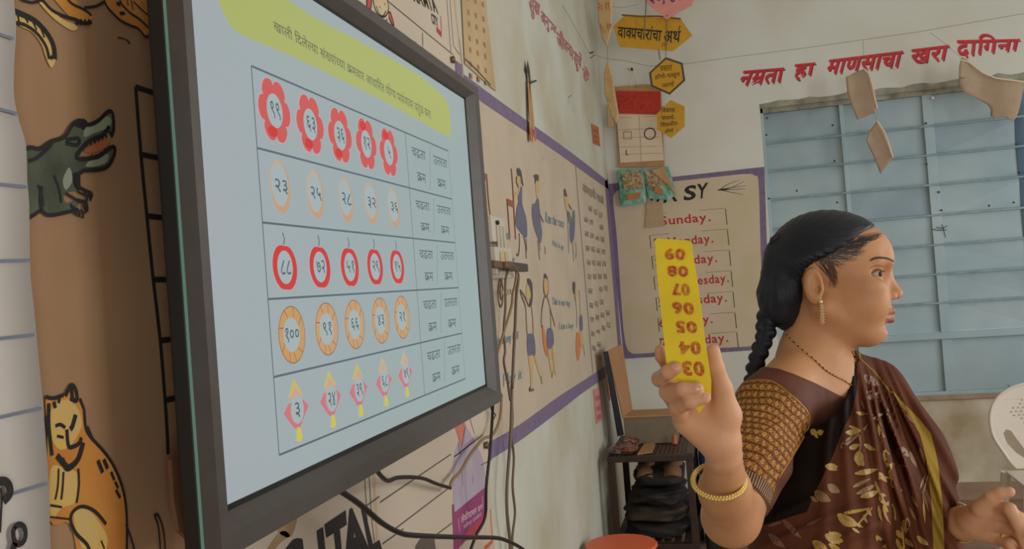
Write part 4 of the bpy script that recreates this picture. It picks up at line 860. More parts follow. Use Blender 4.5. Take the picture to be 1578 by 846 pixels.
for pts, inner, lab in (([(951, 262), (992, 258), (996, 312), (958, 319)], [(958, 266), (988, 262), (992, 290), (962, 292)], 'green plastic packet pinned below the calendar, the left one'), ([(990, 262), (1030, 256), (1043, 300), (1030, 308), (1000, 306)], [(994, 264), (1024, 262), (1030, 284), (1000, 288)], 'green plastic packet behind the tan paper, the right one')):
    t = empty('plastic_packet', tuple(onY(*pts[0], YB-0.06)), lab, 'packet', 'packets under the calendar'); b = B(); del t['group']
    P = [onY(x, y, YB-0.05) for x, y in pts]; c_ = np.mean(P, axis=0); b.v = [tuple(p) for p in P]+[tuple(c_-np.array([0, 0.02, 0])), tuple(c_+np.array([0, 0.02, 0]))]; n = len(P)
    b.f = [(i, (i+1) % n, n) for i in range(n)]+[((i+1) % n, i, n+1) for i in range(n)]; b.build('pouch', m_foil, t)
    b = B(); P = [onY(x, y, YB-0.072) for x, y in inner]; b.slab(P, (0, 0.006, 0)); b.build('window_contents', m_snack, t)
    b = B(); b.slab([onY(x, y, YB-0.075) for x, y in ((pts[-1][0]+8, pts[-1][1]-20), (pts[-2][0]-8, pts[-2][1]-16), (pts[-2][0]-10, pts[-2][1]-8), (pts[-1][0]+9, pts[-1][1]-10))], (0, 0.006, 0)); b.build('orange_print', paint((190, 120, 60)), t); attach(t)
t = card('paper_scrap', ((1002, 262), (1022, 256), (1038, 290), (1042, 303), (1028, 285)), YB-0.09, (190, 152, 106), 'torn tan paper triangle over the right green packet', 'paper', warp=0.01); attach(t)
t = card('tape_piece', ((997, 308), (1020, 312), (1024, 348), (994, 351)), YB-0.012, (186, 160, 126), 'beige tape patch at the start of the Sunday line', 'tape'); attach(t)

# ======================= switch boards, plug strip and cables on the left wall =======================
m_white = mat('aged_white_plastic', (206, 198, 182), 0.4, noise=0.06, scale=10)
t = empty('switch_board', tuple(onX(756, 355, 0.02)), 'upper white switch board on the wall beside the display edge', 'switch board')
a, c = onX(744, 333, 0), onX(768, 376, 0); b = B(); b.box((0, a[1], min(a[2], c[2])), (0.03, c[1], max(a[2], c[2]))); b.build('box', m_white, t, bevel=0.004)
for i in range(3):
    y_ = a[1]+(c[1]-a[1])*(0.30+0.24*i); b = B(); b.box((0.03, y_-0.012, a[2]-0.12), (0.036, y_+0.012, a[2]-0.03)); b.build('switch', mat('cream_switch', (196, 186, 168), 0.35), t, bevel=0.002)
b = B(); p = onX(767, 343, 0.035); b.sphere(p, (0.006, 0.012, 0.008), 8, 6); b.build('indicator', m_dark, t); attach(t)
t = empty('socket_board', tuple(onX(756, 405, 0.02)), 'lower white socket board feeding the plug strip', 'socket board')
a, c = onX(747, 381, 0), onX(776, 424, 0); b = B(); b.box((0, a[1], min(a[2], c[2])), (0.035, c[1], max(a[2], c[2]))); b.build('box', m_white, t, bevel=0.004)
b = B(); b.box((0, a[1]-0.01, min(a[2], c[2])-0.012), (0.05, c[1]+0.02, min(a[2], c[2]))); b.build('ledge', m_white, t, bevel=0.002)
for i in range(2):
    y_ = a[1]+(c[1]-a[1])*(0.3+0.3*i); b = B(); b.box((0.035, y_-0.018, a[2]-0.07), (0.041, y_+0.018, a[2]-0.015)); b.build('socket', mat('yellowed_socket', (206, 184, 136), 0.4), t, bevel=0.002)
for i in range(5):
    y_ = a[1]+(c[1]-a[1])*(0.2+0.16*i); b = B(); b.tube([(0.034, y_, a[2]-0.15), (0.042, y_, a[2]-0.15)], 0.008, 8); b.build('knob', m_white, t)
attach(t)
t = empty('plug_strip', tuple(onX(785, 408, 0.06)), 'dark plug strip with brown plugs sticking out of the lower socket board', 'power strip')
b = B(); A_, B_ = onX(757, 407, 0.075), onX(809, 413, 0.05); dvec = (B_-A_); ln = np.linalg.norm(dvec); ax = dvec/ln
b.obox((A_+B_)/2+ax*ln*0.2, ax*ln*0.3, np.array([0.012, 0, 0]), np.array([0, 0, 0.014])); b.build('strip_body', mat('dark_grey_strip', (74, 68, 60), 0.5, noise=0.2, scale=30), t, bevel=0.003)
b = B(); b.obox(A_+ax*0.06, ax*0.06, np.array([0.012, 0, 0]), np.array([0, 0, 0.011])); b.build('plug', mat('brown_plug', (104, 78, 54), 0.5), t, bevel=0.004)
b = B(); b.obox(A_+ax*0.16+np.array([0.012, 0, 0]), ax*0.045, np.array([0.010, 0, 0]), np.array([0, 0, 0.010])); b.build('plug', MATS['brown_plug'], t, bevel=0.004); attach(t)
cA = crop(720, 380, 3.254); cB = crop(680, 560, 2.957); cC = crop(300, 560, 2.958)
m_cb = mat('black_cable', (30, 27, 25), 0.45); m_cg = mat('taupe_cable', (112, 92, 72), 0.5); m_ct = mat('tan_cable', (148, 120, 88), 0.5)
def cable(pts, X, r, m, lab):
    P = smoothpts(pts, 4); k = len(P); b = B()
    b.tube([onX(x, y, X[0]+(X[1]-X[0])*i/(k-1)) for i, (x, y) in enumerate(P)], r, 8)
    return tag(b.build('cable', m, None, True), lab, 'cable')
cable(cA([(200, 90), (207, 115), (192, 170), (192, 300), (183, 420), (190, 520), (184, 580), (203, 680), (216, 770)])+cB([(318, 130), (325, 250), (320, 330), (331, 430), (325, 560), (336, 680), (325, 780), (322, 900)]), (0.07, 0.02), 0.0042, m_cg, 'brown cable hanging wavily down the wall, left of the pair that cross')
cable(cA([(215, 85), (240, 110), (256, 150), (246, 250), (240, 400), (232, 560), (226, 700)])+cB([(322, 100), (320, 200), (316, 330), (300, 550), (300, 680), (312, 800), (316, 900)]), (0.075, 0.03), 0.0052, m_cg, 'straighter brown cable hanging from the plug strip to the floor')
cable(cA([(225, 95), (246, 130), (240, 190), (228, 240), (222, 300), (180, 440), (142, 570), (135, 650), (165, 735)])+cB([(275, 150), (268, 250), (235, 325), (190, 345), (130, 420), (90, 490), (52, 530), (40, 566)]), (0.07, 0.03), 0.0045, m_ct, 'tan cable looping from the plug strip over the lilac printed figure')
cable(cC([(812, 450), (835, 495), (862, 525), (885, 535), (930, 520), (1030, 522), (1100, 548), (1165, 568)]), (0.10, 0.032), 0.0045, m_cb, 'short dark cable dipping out from under the display')
cable(cB([(236, 130), (233, 240), (222, 400), (205, 560), (200, 700), (160, 780), (130, 860)]), (0.11, 0.03), 0.0042, m_cb, 'black cable dropping from the lower right corner of the display')
cable(cC([(620, 540), (645, 568), (750, 640), (850, 725), (930, 770), (1000, 784), (1200, 792)])+cB([(130, 793), (250, 795), (310, 813), (370, 846), (420, 900)]), (0.09, 0.10), 0.0055, m_cb, 'thick black cable sweeping right below the capital letters')
b = B(); b.tube([onX(x, y, 0.02) for x, y in cC([(1345, 165), (1352, 210), (1372, 235), (1362, 255)])], 0.002, 5); tag(b.build('wire', m_dark), 'thin loose wire end beside the display corner', 'wire')

# ======================= rack with its load by the corner =======================
m_rack = mat('dark_brown_rack_paint', (58, 40, 32), 0.45, noise=0.25, scale=20)
x0, x1, y0r, y1r, zr = 0.075, 0.485, 4.80, 5.42, 0.622
rack = empty('storage_rack', (0.28, 5.1, 0), 'dark brown steel rack with slatted top standing in the room corner', 'rack')
for (xx, yy) in ((x0, y0r), (x1, y0r), (x0, y1r), (x1, y1r)):
    b = B(); b.box((xx-0.018, yy-0.018, 0), (xx+0.018, yy+0.018, zr-0.03)); b.build('leg', m_rack, rack, bevel=0.003)
for z in (zr-0.03, 0.13):
    for lo, hi in (((x0-0.02, y0r-0.02, z), (x1+0.02, y0r+0.02, z+0.03)), ((x0-0.02, y1r-0.02, z), (x1+0.02, y1r+0.02, z+0.03)), ((x0-0.02, y0r, z), (x0+0.02, y1r, z+0.03)), ((x1-0.02, y0r, z), (x1+0.02, y1r, z+0.03))):
        b = B(); b.box(lo, hi); b.build('rail', mat('lighter_rail_paint', (84, 64, 50), 0.45, noise=0.3, scale=15) if z > 0.3 and lo[0] > 0.3 else m_rack, rack, bevel=0.003)  # right-hand top rail in a lighter brown
nsl = 16
for i in range(nsl):
    xa = x0+0.02+(x1-x0-0.04)*i/nsl; b = B(); b.box((xa+0.003, y0r+0.02, zr-0.022), (xa+0.021, y1r-0.02, zr-0.008)); b.build('slat', mat('brown_slat', (84, 62, 50), 0.5, noise=0.2), rack)
for i in range(7):
    xa = x0+0.02+(x1-x0-0.04)*i/7; b = B(); b.box((xa+0.01, y0r+0.02, 0.138), (xa+0.045, y1r-0.02, 0.152)); b.build('slat', MATS['brown_slat'], rack)
attach(rack)
m_bag = mat('black_bag_cloth', (34, 28, 27), 0.75, scale=9, rgb2=(52, 44, 40), bump=0.3, bscale=14); m_bag2 = mat('dark_brown_bag_cloth', (72, 58, 46), 0.75, scale=8, rgb2=(44, 36, 32), bump=0.3, bscale=14)
for i, (z, h, m, lab, w, dx) in enumerate(((0.197, 0.045, m_bag, 'black cloth bag at the bottom of the stack on the rack shelf', 0.165, 0.0), (0.285, 0.046, m_bag2, 'brown cloth bag second from the bottom of the rack stack', 0.17, -0.005), (0.372, 0.042, m_bag, 'black cloth bag just under the top bag on the rack', 0.15, 0.01))):
    b = B(); lump(b, (0.28+dx, 5.08, z), (w, 0.22, h), i+3, 0.10); o = b.build('cloth_bag', m, None, True); tag(o, lab, 'bag')
t = empty('cloth_bag', (0.29, 5.1, 0.41), 'top bag of the rack stack with two tan patches on black cloth', 'bag')
b = B(); lump(b, (0.30, 5.12, 0.463), (0.135, 0.2, 0.05), 11, 0.06); o = b.build('bag_body', m_bag, t, True)
for xa, xb in ((0.19, 0.265), (0.335, 0.42)):
    b = B(); rows_ = []
    for j in range(9):
        y_ = 4.925+0.26*j/8; z_ = 0.463+0.053*(1-max(0, (5.0-y_)/0.085)**2.5) if y_ < 5.0 else 0.516
        rows_.append([(xa+0.008*math.sin(j*2.1), y_, z_+.004), ((xa+xb)/2, y_, z_+0.011), (xb+0.012*math.sin(j*1.3+1), y_, z_)])
    for j in range(8):
        for k in range(2): b.quad(rows_[j][k], rows_[j][k+1], rows_[j+1][k+1], rows_[j+1][k])
    o = b.build('tan_patch', mat('tan_cloth_patch', (142, 102, 66), 0.8, noise=0.2), t, True); md = o.modifiers.new('thickness', 'SOLIDIFY'); md.thickness = 0.014; md.offset = 0
attach(t)
# carton with its lid standing open
t = empty('open_carton', (0.3, 5.25, zr), 'grey carton with a tall tan lid standing open on the rack', 'box')
zb = zr-0.006
fl, fr_ = onY(962, 660, 5.17)[0], onY(1043, 660, 5.17)[0]; zt2 = onY(1000, 643, 5.17)[2]
b = B(); b.box((fl, 5.17, zb), (fr_, 5.40, zt2)); b.build('carton_body', mat('grey_carton', (132, 118, 96), 0.8, noise=0.12, scale=20), t, bevel=0.004)
b = B(); b.box((fl-0.004, 5.165, zt2), (fr_+0.004, 5.405, zt2+0.012)); b.build('carton_top', mat('tan_carton_top', (184, 142, 98), 0.8, noise=0.12), t, bevel=0.003)
L1, L2, L3, L4 = onY(961, 646, 5.15), onY(975, 632, 5.42), onY(959, 530, 5.36), onY(937, 541, 5.02)
for L_ in (L1, L2, L3, L4): L_[0] = max(L_[0], 0.03)
L1[2] = zt2+0.0
b = B(); b.slab([L1, L2, L3, L4], (-0.006, 0, 0)); b.build('lid', mat('tan_lid', (176, 128, 86), 0.75, noise=0.12), t)
b = B(); d_ = np.array([-0.012, -0.012, 0]); lo4 = L1.copy(); lo4[0] -= 0.0; lo4[2] = zb+0.0
b.slab([L1+d_*0.4+np.array([0, -0.004, -0.09]), L4+np.array([0, -0.004, 0]), L4+d_*2+np.array([0.002, -0.02, 0]), L1+d_*3+np.array([0, -0.02, -0.09])], (0, 0.012, 0)); b.build('lid_edge', m_dark, t); attach(t)
# crumpled reddish things and card on the rack
t = empty('crumpled_wrappers', (0.14, 4.93, zr), 'crumpled red and brown paper heap on the front left of the rack', 'paper heap')
m_cr1 = mat('reddish_wrapper', (150, 84, 66), 0.7, scale=40, rgb2=(96, 58, 48)); m_cr2 = mat('dark_wrapper', (70, 50, 44), 0.7, scale=30, rgb2=(120, 84, 70)); m_cr3 = mat('grey_wrapper', (120, 112, 104), 0.6, scale=30, rgb2=(80, 74, 70))
for i in range(16):
    u = random.random(); v = random.random(); b = B(); lump(b, (0.075+0.105*u, 4.84+0.2*v, zb+0.02+0.035*(1-abs(u-.5))*v), (0.03+0.012*random.random(), 0.03, 0.018), i, 0.25, 0.8, 9, 6, 4.0)
    b.build('crumple', (m_cr1, m_cr2, m_cr3)[(i % 3) if i % 5 else 0], t)
attach(t)
b = B(); b.slab([(0.215, 4.81, zr+0.002), (0.29, 4.86, zr+0.002), (0.29, 5.08, zr+0.002), (0.275, 5.13, zr+0.002), (0.225, 5.10, zr+0.002)], (0, 0, 0.006)); tag(b.build('card_sheet', mat('tan_card', (176, 132, 88), 0.8, noise=0.2)), 'tan card sheet lying on the rack slats beside the heap', 'cardboard')
b = B(); b.tube([(0.395, 5.12, zr+0.0), (0.397, 5.12, zr+0.05)], [0.016, 0.009], 10); tag(b.build('paper_cone', mat('orange_cone_paper', (190, 108, 56), 0.5)), 'small orange cone standing at the right end of the carton', 'cone')
# blue bag on the floor right of the rack, dark bag in front
b = B(); lump(b, (0.585, 5.35, 0.36), (0.075, 0.10, 0.36), 21, 0.07, 0.6); tag(b.build('blue_bag', mat('blue_bag_cloth', (34, 70, 112), 0.8, scale=6, rgb2=(24, 50, 86), bump=0.2, bscale=20), None, True), 'tall blue cloth bag between the rack and the raised forearm', 'bag')
b = B(); lump(b, (0.60, 5.0, 0.2), (0.07, 0.12, 0.2), 23, 0.08, 0.6); tag(b.build('school_bag', m_bag, None, True), 'low black bag on the floor at the right foot of the rack', 'bag')
# orange bucket at the bottom edge
t = empty('orange_tub', (0.24, 4.1, 0), 'orange plastic tub by the left wall at the lower picture edge', 'tub')
pz = onY(922, 838, 4.1); cx = 0.19; 
b = B(); b.tube([(cx, 4.1, 0), (cx, 4.1, pz[2]-0.004)], [0.10, 0.155], 24, True); b.build('tub_body', mat('orange_plastic', (226, 104, 66), 0.4), t)
b = B(); b.tube([(cx, 4.1, pz[2]-0.02), (cx, 4.1, pz[2]-0.008), (cx, 4.1, pz[2])], [0.158, 0.165, 0.160], 24); b.build('rim', MATS['orange_plastic'], t)
attach(t)

# ======================= white plastic chair =======================
YCh = 5.15; m_ch = mat('white_chair_plastic', (214, 202, 186), 0.4, noise=0.05, scale=4)
cl = onY(1527, 655, YCh); ccx = cl[0]+0.235; ztop = onY(1590, 592, YCh)[2]
ch = empty('plastic_chair', (ccx, YCh-0.2, 0), 'white moulded plastic chair with dotted back against the wall under the window', 'chair')
def bend(x, z): return YCh+0.35*(x-ccx)**2*(-1)+0.0+(z-0.45)*0.12
out = []
for tt in np.linspace(0, math.pi, 17): out.append((ccx+0.235*math.cos(tt), ztop-0.21+0.21*math.sin(tt)**0.8))
zl = onY(1560, 716, YCh)[2]
out += [(ccx-0.225, ztop-0.27), (ccx-0.19, ztop-0.34), (ccx-0.15, zl), (ccx-0.135, 0.43), (ccx+0.135, 0.43), (ccx+0.15, zl), (ccx+0.19, ztop-0.34), (ccx+0.225, ztop-0.27)]
holes = []
for r in range(7):
    for c in range(-6, 7):
        if abs(c) > 6-abs(r-3)*0.8: continue
        hx_, hz_ = ccx+(c+0.5*(r % 2))*0.0235, ztop-0.085-r*0.019
        holes.append([(hx_+0.0062*math.cos(a), hz_+0.0062*math.sin(a)) for a in np.linspace(0, 2*math.pi, 7)[:-1]])
s1 = [onY(x, y, YCh) for x, y in ((1546, 668), (1551, 662), (1558, 664), (1568, 678), (1580, 694), (1586, 704), (1580, 707), (1566, 698), (1552, 684))]
hl = [(p[0], p[2]) for p in s1]; holes.append(hl); holes.append([(2*ccx-x, z) for x, z in hl][::-1])
for k in (0,):
    holes.append([(ccx-0.03, 0.47), (ccx+0.03, 0.47), (ccx+0.03, zl-0.02), (ccx-0.03, zl-0.02)])
b = B(); P = lambda q: (q[0], bend(*q), q[1]); b.poly([(q[0], YCh, q[1]) for q in out], *[[(q[0], YCh, q[1]) for q in h[::-1]] for h in holes])
o = b.build('back', m_ch, ch); bm = bmesh.new(); bm.from_mesh(o.data)
for _ in range(4): bmesh.ops.subdivide_edges(bm, edges=[e for e in bm.edges if e.calc_length() > 0.03], cuts=1); bmesh.ops.triangulate(bm, faces=bm.faces)
for v in bm.verts: v.co.y = bend(v.co.x, v.co.z)
bmesh.ops.recalc_face_normals(bm, faces=bm.faces); bm.to_mesh(o.data); bm.free(); md = o.modifiers.new('thickness', 'SOLIDIFY'); md.thickness = 0.005
b = B(); b.tube([P(q) for q in smoothpts(out[:17]+out[17:20], 2)], 0.009, 6); b.build('back_rim', m_ch, ch, True)
b = B(); b.slab([(ccx-0.22, YCh-0.44, 0.43), (ccx+0.22, YCh-0.44, 0.43), (ccx+0.19, YCh-0.01, 0.41), (ccx-0.19, YCh-0.01, 0.41)], (0, 0, 0.012)); b.build('seat', m_ch, ch, bevel=0.004)
for sx in (-1, 1):
    for yy, sp_ in ((YCh-0.40, 0.03), (YCh-0.03, -0.03)):
        b = B(); b.tube([(ccx+sx*0.19, yy, 0.42), (ccx+sx*0.235, yy-sp_, 0.0)], [0.026, 0.018], 8); b.build('leg', m_ch, ch)
attach(ch)
# ======================= the woman =======================
# local frame of the figure: F = the way her face points, U = up, S = towards her right side
O_ = dep(1262, 440, 1.45)
vw = (O_-CAM)/np.linalg.norm(O_-CAM); AU = CU-vw*(CU@vw); AU /= np.linalg.norm(AU)
AF = np.cross(vw, AU); AS = -vw
def w2l(P): d = np.asarray(P)-O_; return np.array([d@AF, d@AU, d@AS])
def l2w(q): q = np.asarray(q); return O_+q[..., 0:1]*AF+q[..., 1:2]*AU+q[..., 2:3]*AS
def h(x, y, s=0.0):
    "local coordinates of the point with side offset s seen at this place of the photo"
    d = ray(x, y); t = (((O_+AS*s)-CAM)@AS)/(d@AS); return w2l(CAM+d*t)
_AX = np.stack([AF, AU, AS]); _K = np.stack([CR, CU, CF])
def toPx(F, U, S):
    "where local points sit in the original view; used to lay out seams and folds of the cloth"
    px = [sum(c*(_AX[i]@_K[j]) for i, c in enumerate((F, U, S)))+((O_-CAM)@_K[j]) for j in range(3)]
    return IW/2+FPX*px[0]/px[2], IH/2-FPX*px[1]/px[2]
def axis(segs):
    out = [segs[0][0]]
    for a, b2, st in segs:
        n = max(1, int(round((b2-a)/st))); out += list(np.linspace(a, b2, n+1)[1:])
    return np.array(out, np.float32)
class Field:
    def __init__(s, xs, ys, zs): s.ax = (xs, ys, zs); s.v = np.full((len(xs), len(ys), len(zs)), 0.5, np.float32)
    def sl(s, lo, hi):
        r = []
        for a, l, h_ in zip(s.ax, lo, hi): i0 = max(0, np.searchsorted(a, l)-1); i1 = min(len(a), np.searchsorted(a, h_)+1); r.append(slice(i0, i1))
        return tuple(r)
    def pts(s, q): return s.ax[0][q[0]][:, None, None], s.ax[1][q[1]][None, :, None], s.ax[2][q[2]][None, None, :]
    def op(s, fn, lo, hi, k=0.01, mode='u'):
        q = s.sl(np.array(lo)-k-0.006, np.array(hi)+k+0.006)
        if any(t.stop <= t.start for t in q): return
        d = fn(*s.pts(q)); v = s.v[q]
        if mode == 'u': h_ = np.clip(0.5+0.5*(v-d)/k, 0, 1); s.v[q] = v*(1-h_)+d*h_-k*h_*(1-h_)
        else: h_ = np.clip(0.5-0.5*(v+d)/k, 0, 1); s.v[q] = v*(1-h_)-d*h_+k*h_*(1-h_)
    def cap(s, p, q, r0, r1=None, k=0.01, mode='u', flat=None):
        "tapered capsule; flat=(unit vector, factor) thins it along that vector"
        p = np.array(p, float); q = np.array(q, float); r1 = r0 if r1 is None else r1; d = q-p; L2 = d@d+1e-12; R = max(r0, r1)
        def fn(X, Y, Z):
            x, y, z = X-p[0], Y-p[1], Z-p[2]; t = np.clip((x*d[0]+y*d[1]+z*d[2])/L2, 0, 1)
            x, y, z = x-t*d[0], y-t*d[1], z-t*d[2]; rr = np.sqrt(x*x+y*y+z*z) if flat is None else None
            if flat is not None:
                n, f_ = flat; c = x*n[0]+y*n[1]+z*n[2]; rr = np.sqrt(np.maximum(x*x+y*y+z*z-c*c, 0)+(c/f_)**2)
            return (rr-(r0+(r1-r0)*t)).astype(np.float32)
        s.op(fn, np.minimum(p, q)-R, np.maximum(p, q)+R, k, mode)
    def ell(s, c, r, k=0.01, mode='u', basis=None):
        c = np.array(c, float); r = np.array(r, float); R = r.max()
        def fn(X, Y, Z):
            x, y, z = X-c[0], Y-c[1], Z-c[2]
            if basis is not None: x, y, z = (x*b_[0]+y*b_[1]+z*b_[2] for b_ in basis)
            k0 = np.sqrt((x/r[0])**2+(y/r[1])**2+(z/r[2])**2); k1 = np.sqrt((x/r[0]**2)**2+(y/r[1]**2)**2+(z/r[2]**2)**2)+1e-9
            return (k0*(k0-1)/k1).astype(np.float32)
        e_ = np.array(r) if basis is None else np.array([R, R, R])
        s.op(fn, c-e_, c+e_, k, mode)
    def chain(s, pts, rs, k=0.006, **kw):
        for i in range(len(pts)-1): s.cap(pts[i], pts[i+1], rs[i], rs[i+1], k, **kw)
def nets(ax, v):
    "surface nets on a rectilinear grid"
    neg = v < 0; nx, ny, nz = v.shape
    tot = np.zeros((nx-1, ny-1, nz-1), np.int8)
    cs = [(i, j, k) for i in (0, 1) for j in (0, 1) for k in (0, 1)]
    for i, j, k in cs: tot += neg[i:nx-1+i, j:ny-1+j, k:nz-1+k]
    I, J, K = np.nonzero((tot > 0) & (tot < 8)); del tot
    idx = np.full((nx-1, ny-1, nz-1), -1, np.int32); idx[I, J, K] = np.arange(len(I))
    acc = np.zeros((len(I), 3)); cnt = np.zeros(len(I))
    for a in cs:
        for d in range(3):
            if a[d]: continue
            b_ = list(a); b_[d] = 1
            va = v[I+a[0], J+a[1], K+a[2]]; vb = v[I+b_[0], J+b_[1], K+b_[2]]; m = (va < 0) != (vb < 0)
            t = np.where(m, va/(va-vb+1e-20), 0)
            P = []
            for e, (ind) in enumerate((I, J, K)):
                pa = ax[e][ind+a[e]]; pb = ax[e][ind+b_[e]]; P.append(pa+(pb-pa)*t)
            acc += np.where(m[:, None], np.stack(P, 1), 0); cnt += m
    V = acc/cnt[:, None]; Q = []
    for d in range(3):
        o = [e for e in range(3) if e != d]
        sa = [slice(None)]*3; sb = [slice(None)]*3; sa[d] = slice(0, -1); sb[d] = slice(1, None)
        for e in o: sa[e] = slice(1, -1); sb[e] = slice(1, -1)
        A = neg[tuple(sa)]; Bn = neg[tuple(sb)]; g = np.stack(np.nonzero(A != Bn), 1); flip = A[tuple(g.T)]
        g = g.copy()
        for e in o: g[:, e] += 1
        def at(da, db): q = g.copy(); q[:, o[0]] += da; q[:, o[1]] += db; return idx[q[:, 0], q[:, 1], q[:, 2]]
        q = np.stack([at(-1, -1), at(0, -1), at(0, 0), at(-1, 0)], 1)
        if d == 1: flip = ~flip
        q[~flip] = q[~flip][:, ::-1]; Q.append(q)
    return V, np.vstack(Q)
def relax(V, Q, n=1, f=0.5):
    for _ in range(n):
        s_ = np.zeros_like(V); c_ = np.zeros(len(V))
        for a, b_ in ((0, 1), (1, 2), (2, 3), (3, 0)):
            for p, q in ((a, b_), (b_, a)):
                for e in range(3): s_[:, e] += np.bincount(Q[:, p], V[Q[:, q], e], len(V))
                c_ += np.bincount(Q[:, p], minlength=len(V))
        V = V*(1-f)+f*s_/np.maximum(c_, 1)[:, None]
    return V
def netmesh(name, V, Q, m, parent, attrs=None):
    me = bpy.data.meshes.new(name); W = l2w(V)
    me.vertices.add(len(W)); me.vertices.foreach_set('co', W.astype(np.float32).ravel())
    me.loops.add(Q.size); me.loops.foreach_set('vertex_index', Q.astype(np.int32).ravel())
    me.polygons.add(len(Q)); me.polygons.foreach_set('loop_start', np.arange(0, Q.size, 4, dtype=np.int32))
    for k_, a in (attrs or {}).items():
        at = me.attributes.new(k_, 'FLOAT', 'POINT'); at.data.foreach_set('value', np.asarray(a, np.float32))
    me.update(calc_edges=True); me.validate(); me.materials.append(m); me.shade_smooth()
    o = bpy.data.objects.new(name, me); COL.objects.link(o); o.parent = parent; return o
def keep_largest(V, Q):
    "drop stray shells"
    lab = np.arange(len(V))
    for _ in range(400):
        m = lab[Q].min(1); new = lab.copy(); np.minimum.at(new, Q.ravel(), np.repeat(m, 4)); new = new[new]
        if (new == lab).all(): break
        lab = new
    u, c = np.unique(lab[Q[:, 0]], return_counts=True); big = u[c.argmax()]; Q = Q[lab[Q[:, 0]] == big]
    used, inv = np.unique(Q, return_inverse=True); return V[used], inv.reshape(Q.shape)

T0 = time.time()
XS_ = axis([(-0.30, -0.255, .004), (-0.255, -0.10, .0017), (-0.10, -0.085, .0025), (-0.085, 0.135, .0017), (0.135, 0.19, .0035), (0.19, 0.36, .0024)])
YS_ = axis([(-0.62, -0.44, .007), (-0.44, -0.285, .0026), (-0.285, -0.07, .0018), (-0.07, 0.125, .0016)])
ZS_ = axis([(-0.24, -0.085, .005), (-0.085, 0.09, .0018), (0.09, 0.37, .0035), (0.37, 0.53, .0018)])
body = Field(XS_, YS_, ZS_)
E3 = np.eye(3)
# --- head
body.ell((0.014, 0.043, 0), (0.088, 0.068, 0.071)); body.ell((0.054, 0.048, 0), (0.0545, 0.046, 0.056), 0.02)
body.ell((0.055, 0.0, 0), (0.049, 0.055, 0.056), 0.02); body.ell((0.045, -0.03, 0), (0.045, 0.045, 0.052), 0.02)
body.ell((0.068, -0.038, 0), (0.0385, 0.034, 0.037), 0.016)
body.ell((0.079, -0.071, 0), (0.0235, 0.0165, 0.022), 0.014)
body.ell((0.038, -0.066, 0), (0.048, 0.030, 0.040), 0.02)
body.cap((0.092, 0.041, -0.022), (0.092, 0.041, 0.022), 0.0145, k=0.012)
for sg in (-1, 1):
    body.cap((0.008, -0.035, sg*0.052), (0.074, -0.074, sg*0.014), 0.018, 0.015, 0.022)
    body.ell((0.066, -0.022, sg*0.031), (0.034, 0.036, 0.026), 0.018); body.ell((0.073, 0.0, sg*0.040), (0.019, 0.014, 0.018), 0.016)
    body.ell((0.1025, 0.019, sg*0.032), (0.0165, 0.0125, 0.0165), 0.011, 's')
    body.ell((0.0890, 0.0185, sg*0.0485), (0.0130, 0.0080, 0.0065), 0.008, 's')
    body.ell((0.0797, 0.0185, sg*0.0300), (0.0134, 0.0130, 0.0134), 0.006)
    body.cap((0.094, 0.037, sg*0.014), (0.083, 0.040, sg*0.042), 0.0075, 0.006, 0.012)
# nose
body.cap((0.098, 0.020, 0), (0.1135, -0.0095, 0), 0.0075, 0.0085, 0.009); body.ell((0.1150, -0.0125, 0), (0.0090, 0.0080, 0.0085), 0.005)
for sg in (-1, 1):
    body.ell((0.1045, -0.0165, sg*0.0125), (0.0105, 0.0082, 0.0066), 0.004); body.cap((0.1135, -0.0245, sg*0.0080), (0.1055, -0.0225, sg*0.0140), 0.0034, 0.0028, 0.002, 's')
    body.chain([(0.0975, -0.0105, sg*0.0185), (0.0935, -0.0165, sg*0.0205), (0.0955, -0.0245, sg*0.0195)], [0.0018, 0.0020, 0.0014], 0.003, mode='s')
# lips
for sg in (-1, 1):
    body.cap((0.1068, -0.0395, 0), (0.0900, -0.0452, sg*0.022), 0.0060, 0.0034, 0.005); body.cap((0.1055, -0.0530, 0), (0.0900, -0.0475, sg*0.0205), 0.0064, 0.0034, 0.005)
    body.cap((0.1145, -0.0468, 0), (0.0950, -0.0462, sg*0.0245), 0.0014, 0.0012, 0.003, 's')
body.ell((0.1040, -0.0645, 0), (0.006, 0.0035, 0.012), 0.010, 's')
# ears
for sg in (-1, 1):
    ec = h(1253.5, 440, 0.072)*np.array([1, 1, 0]); ec[2] = sg*0.0715
    tb = np.array([[0.97, 0.12, 0.22*sg], [-0.12, 0.99, 0.0], [-0.22*sg, 0.03, 0.97*1.0]])
    body.ell(ec, (0.0150, 0.0275, 0.0080), 0.004, basis=tb); body.ell(ec+[0.003, -0.020, -0.001*sg], (0.0085, 0.0085, 0.005), 0.004)
    body.ell(ec+[0.0025, 0.001, sg*0.0075], (0.0095, 0.0175, 0.0060), 0.003, 's', basis=tb)
    body.cap(ec+[-0.002, 0.012, sg*0.001], ec+[-0.006, -0.008, sg*0.001], 0.0026, 0.0026, 0.003); body.ell(ec+[0.0115, -0.004, sg*0.0015], (0.0035, 0.005, 0.004), 0.003)
    body.ell(ec+[0.006, -0.006, sg*0.004], (0.0040, 0.0055, 0.006), 0.002, 's')
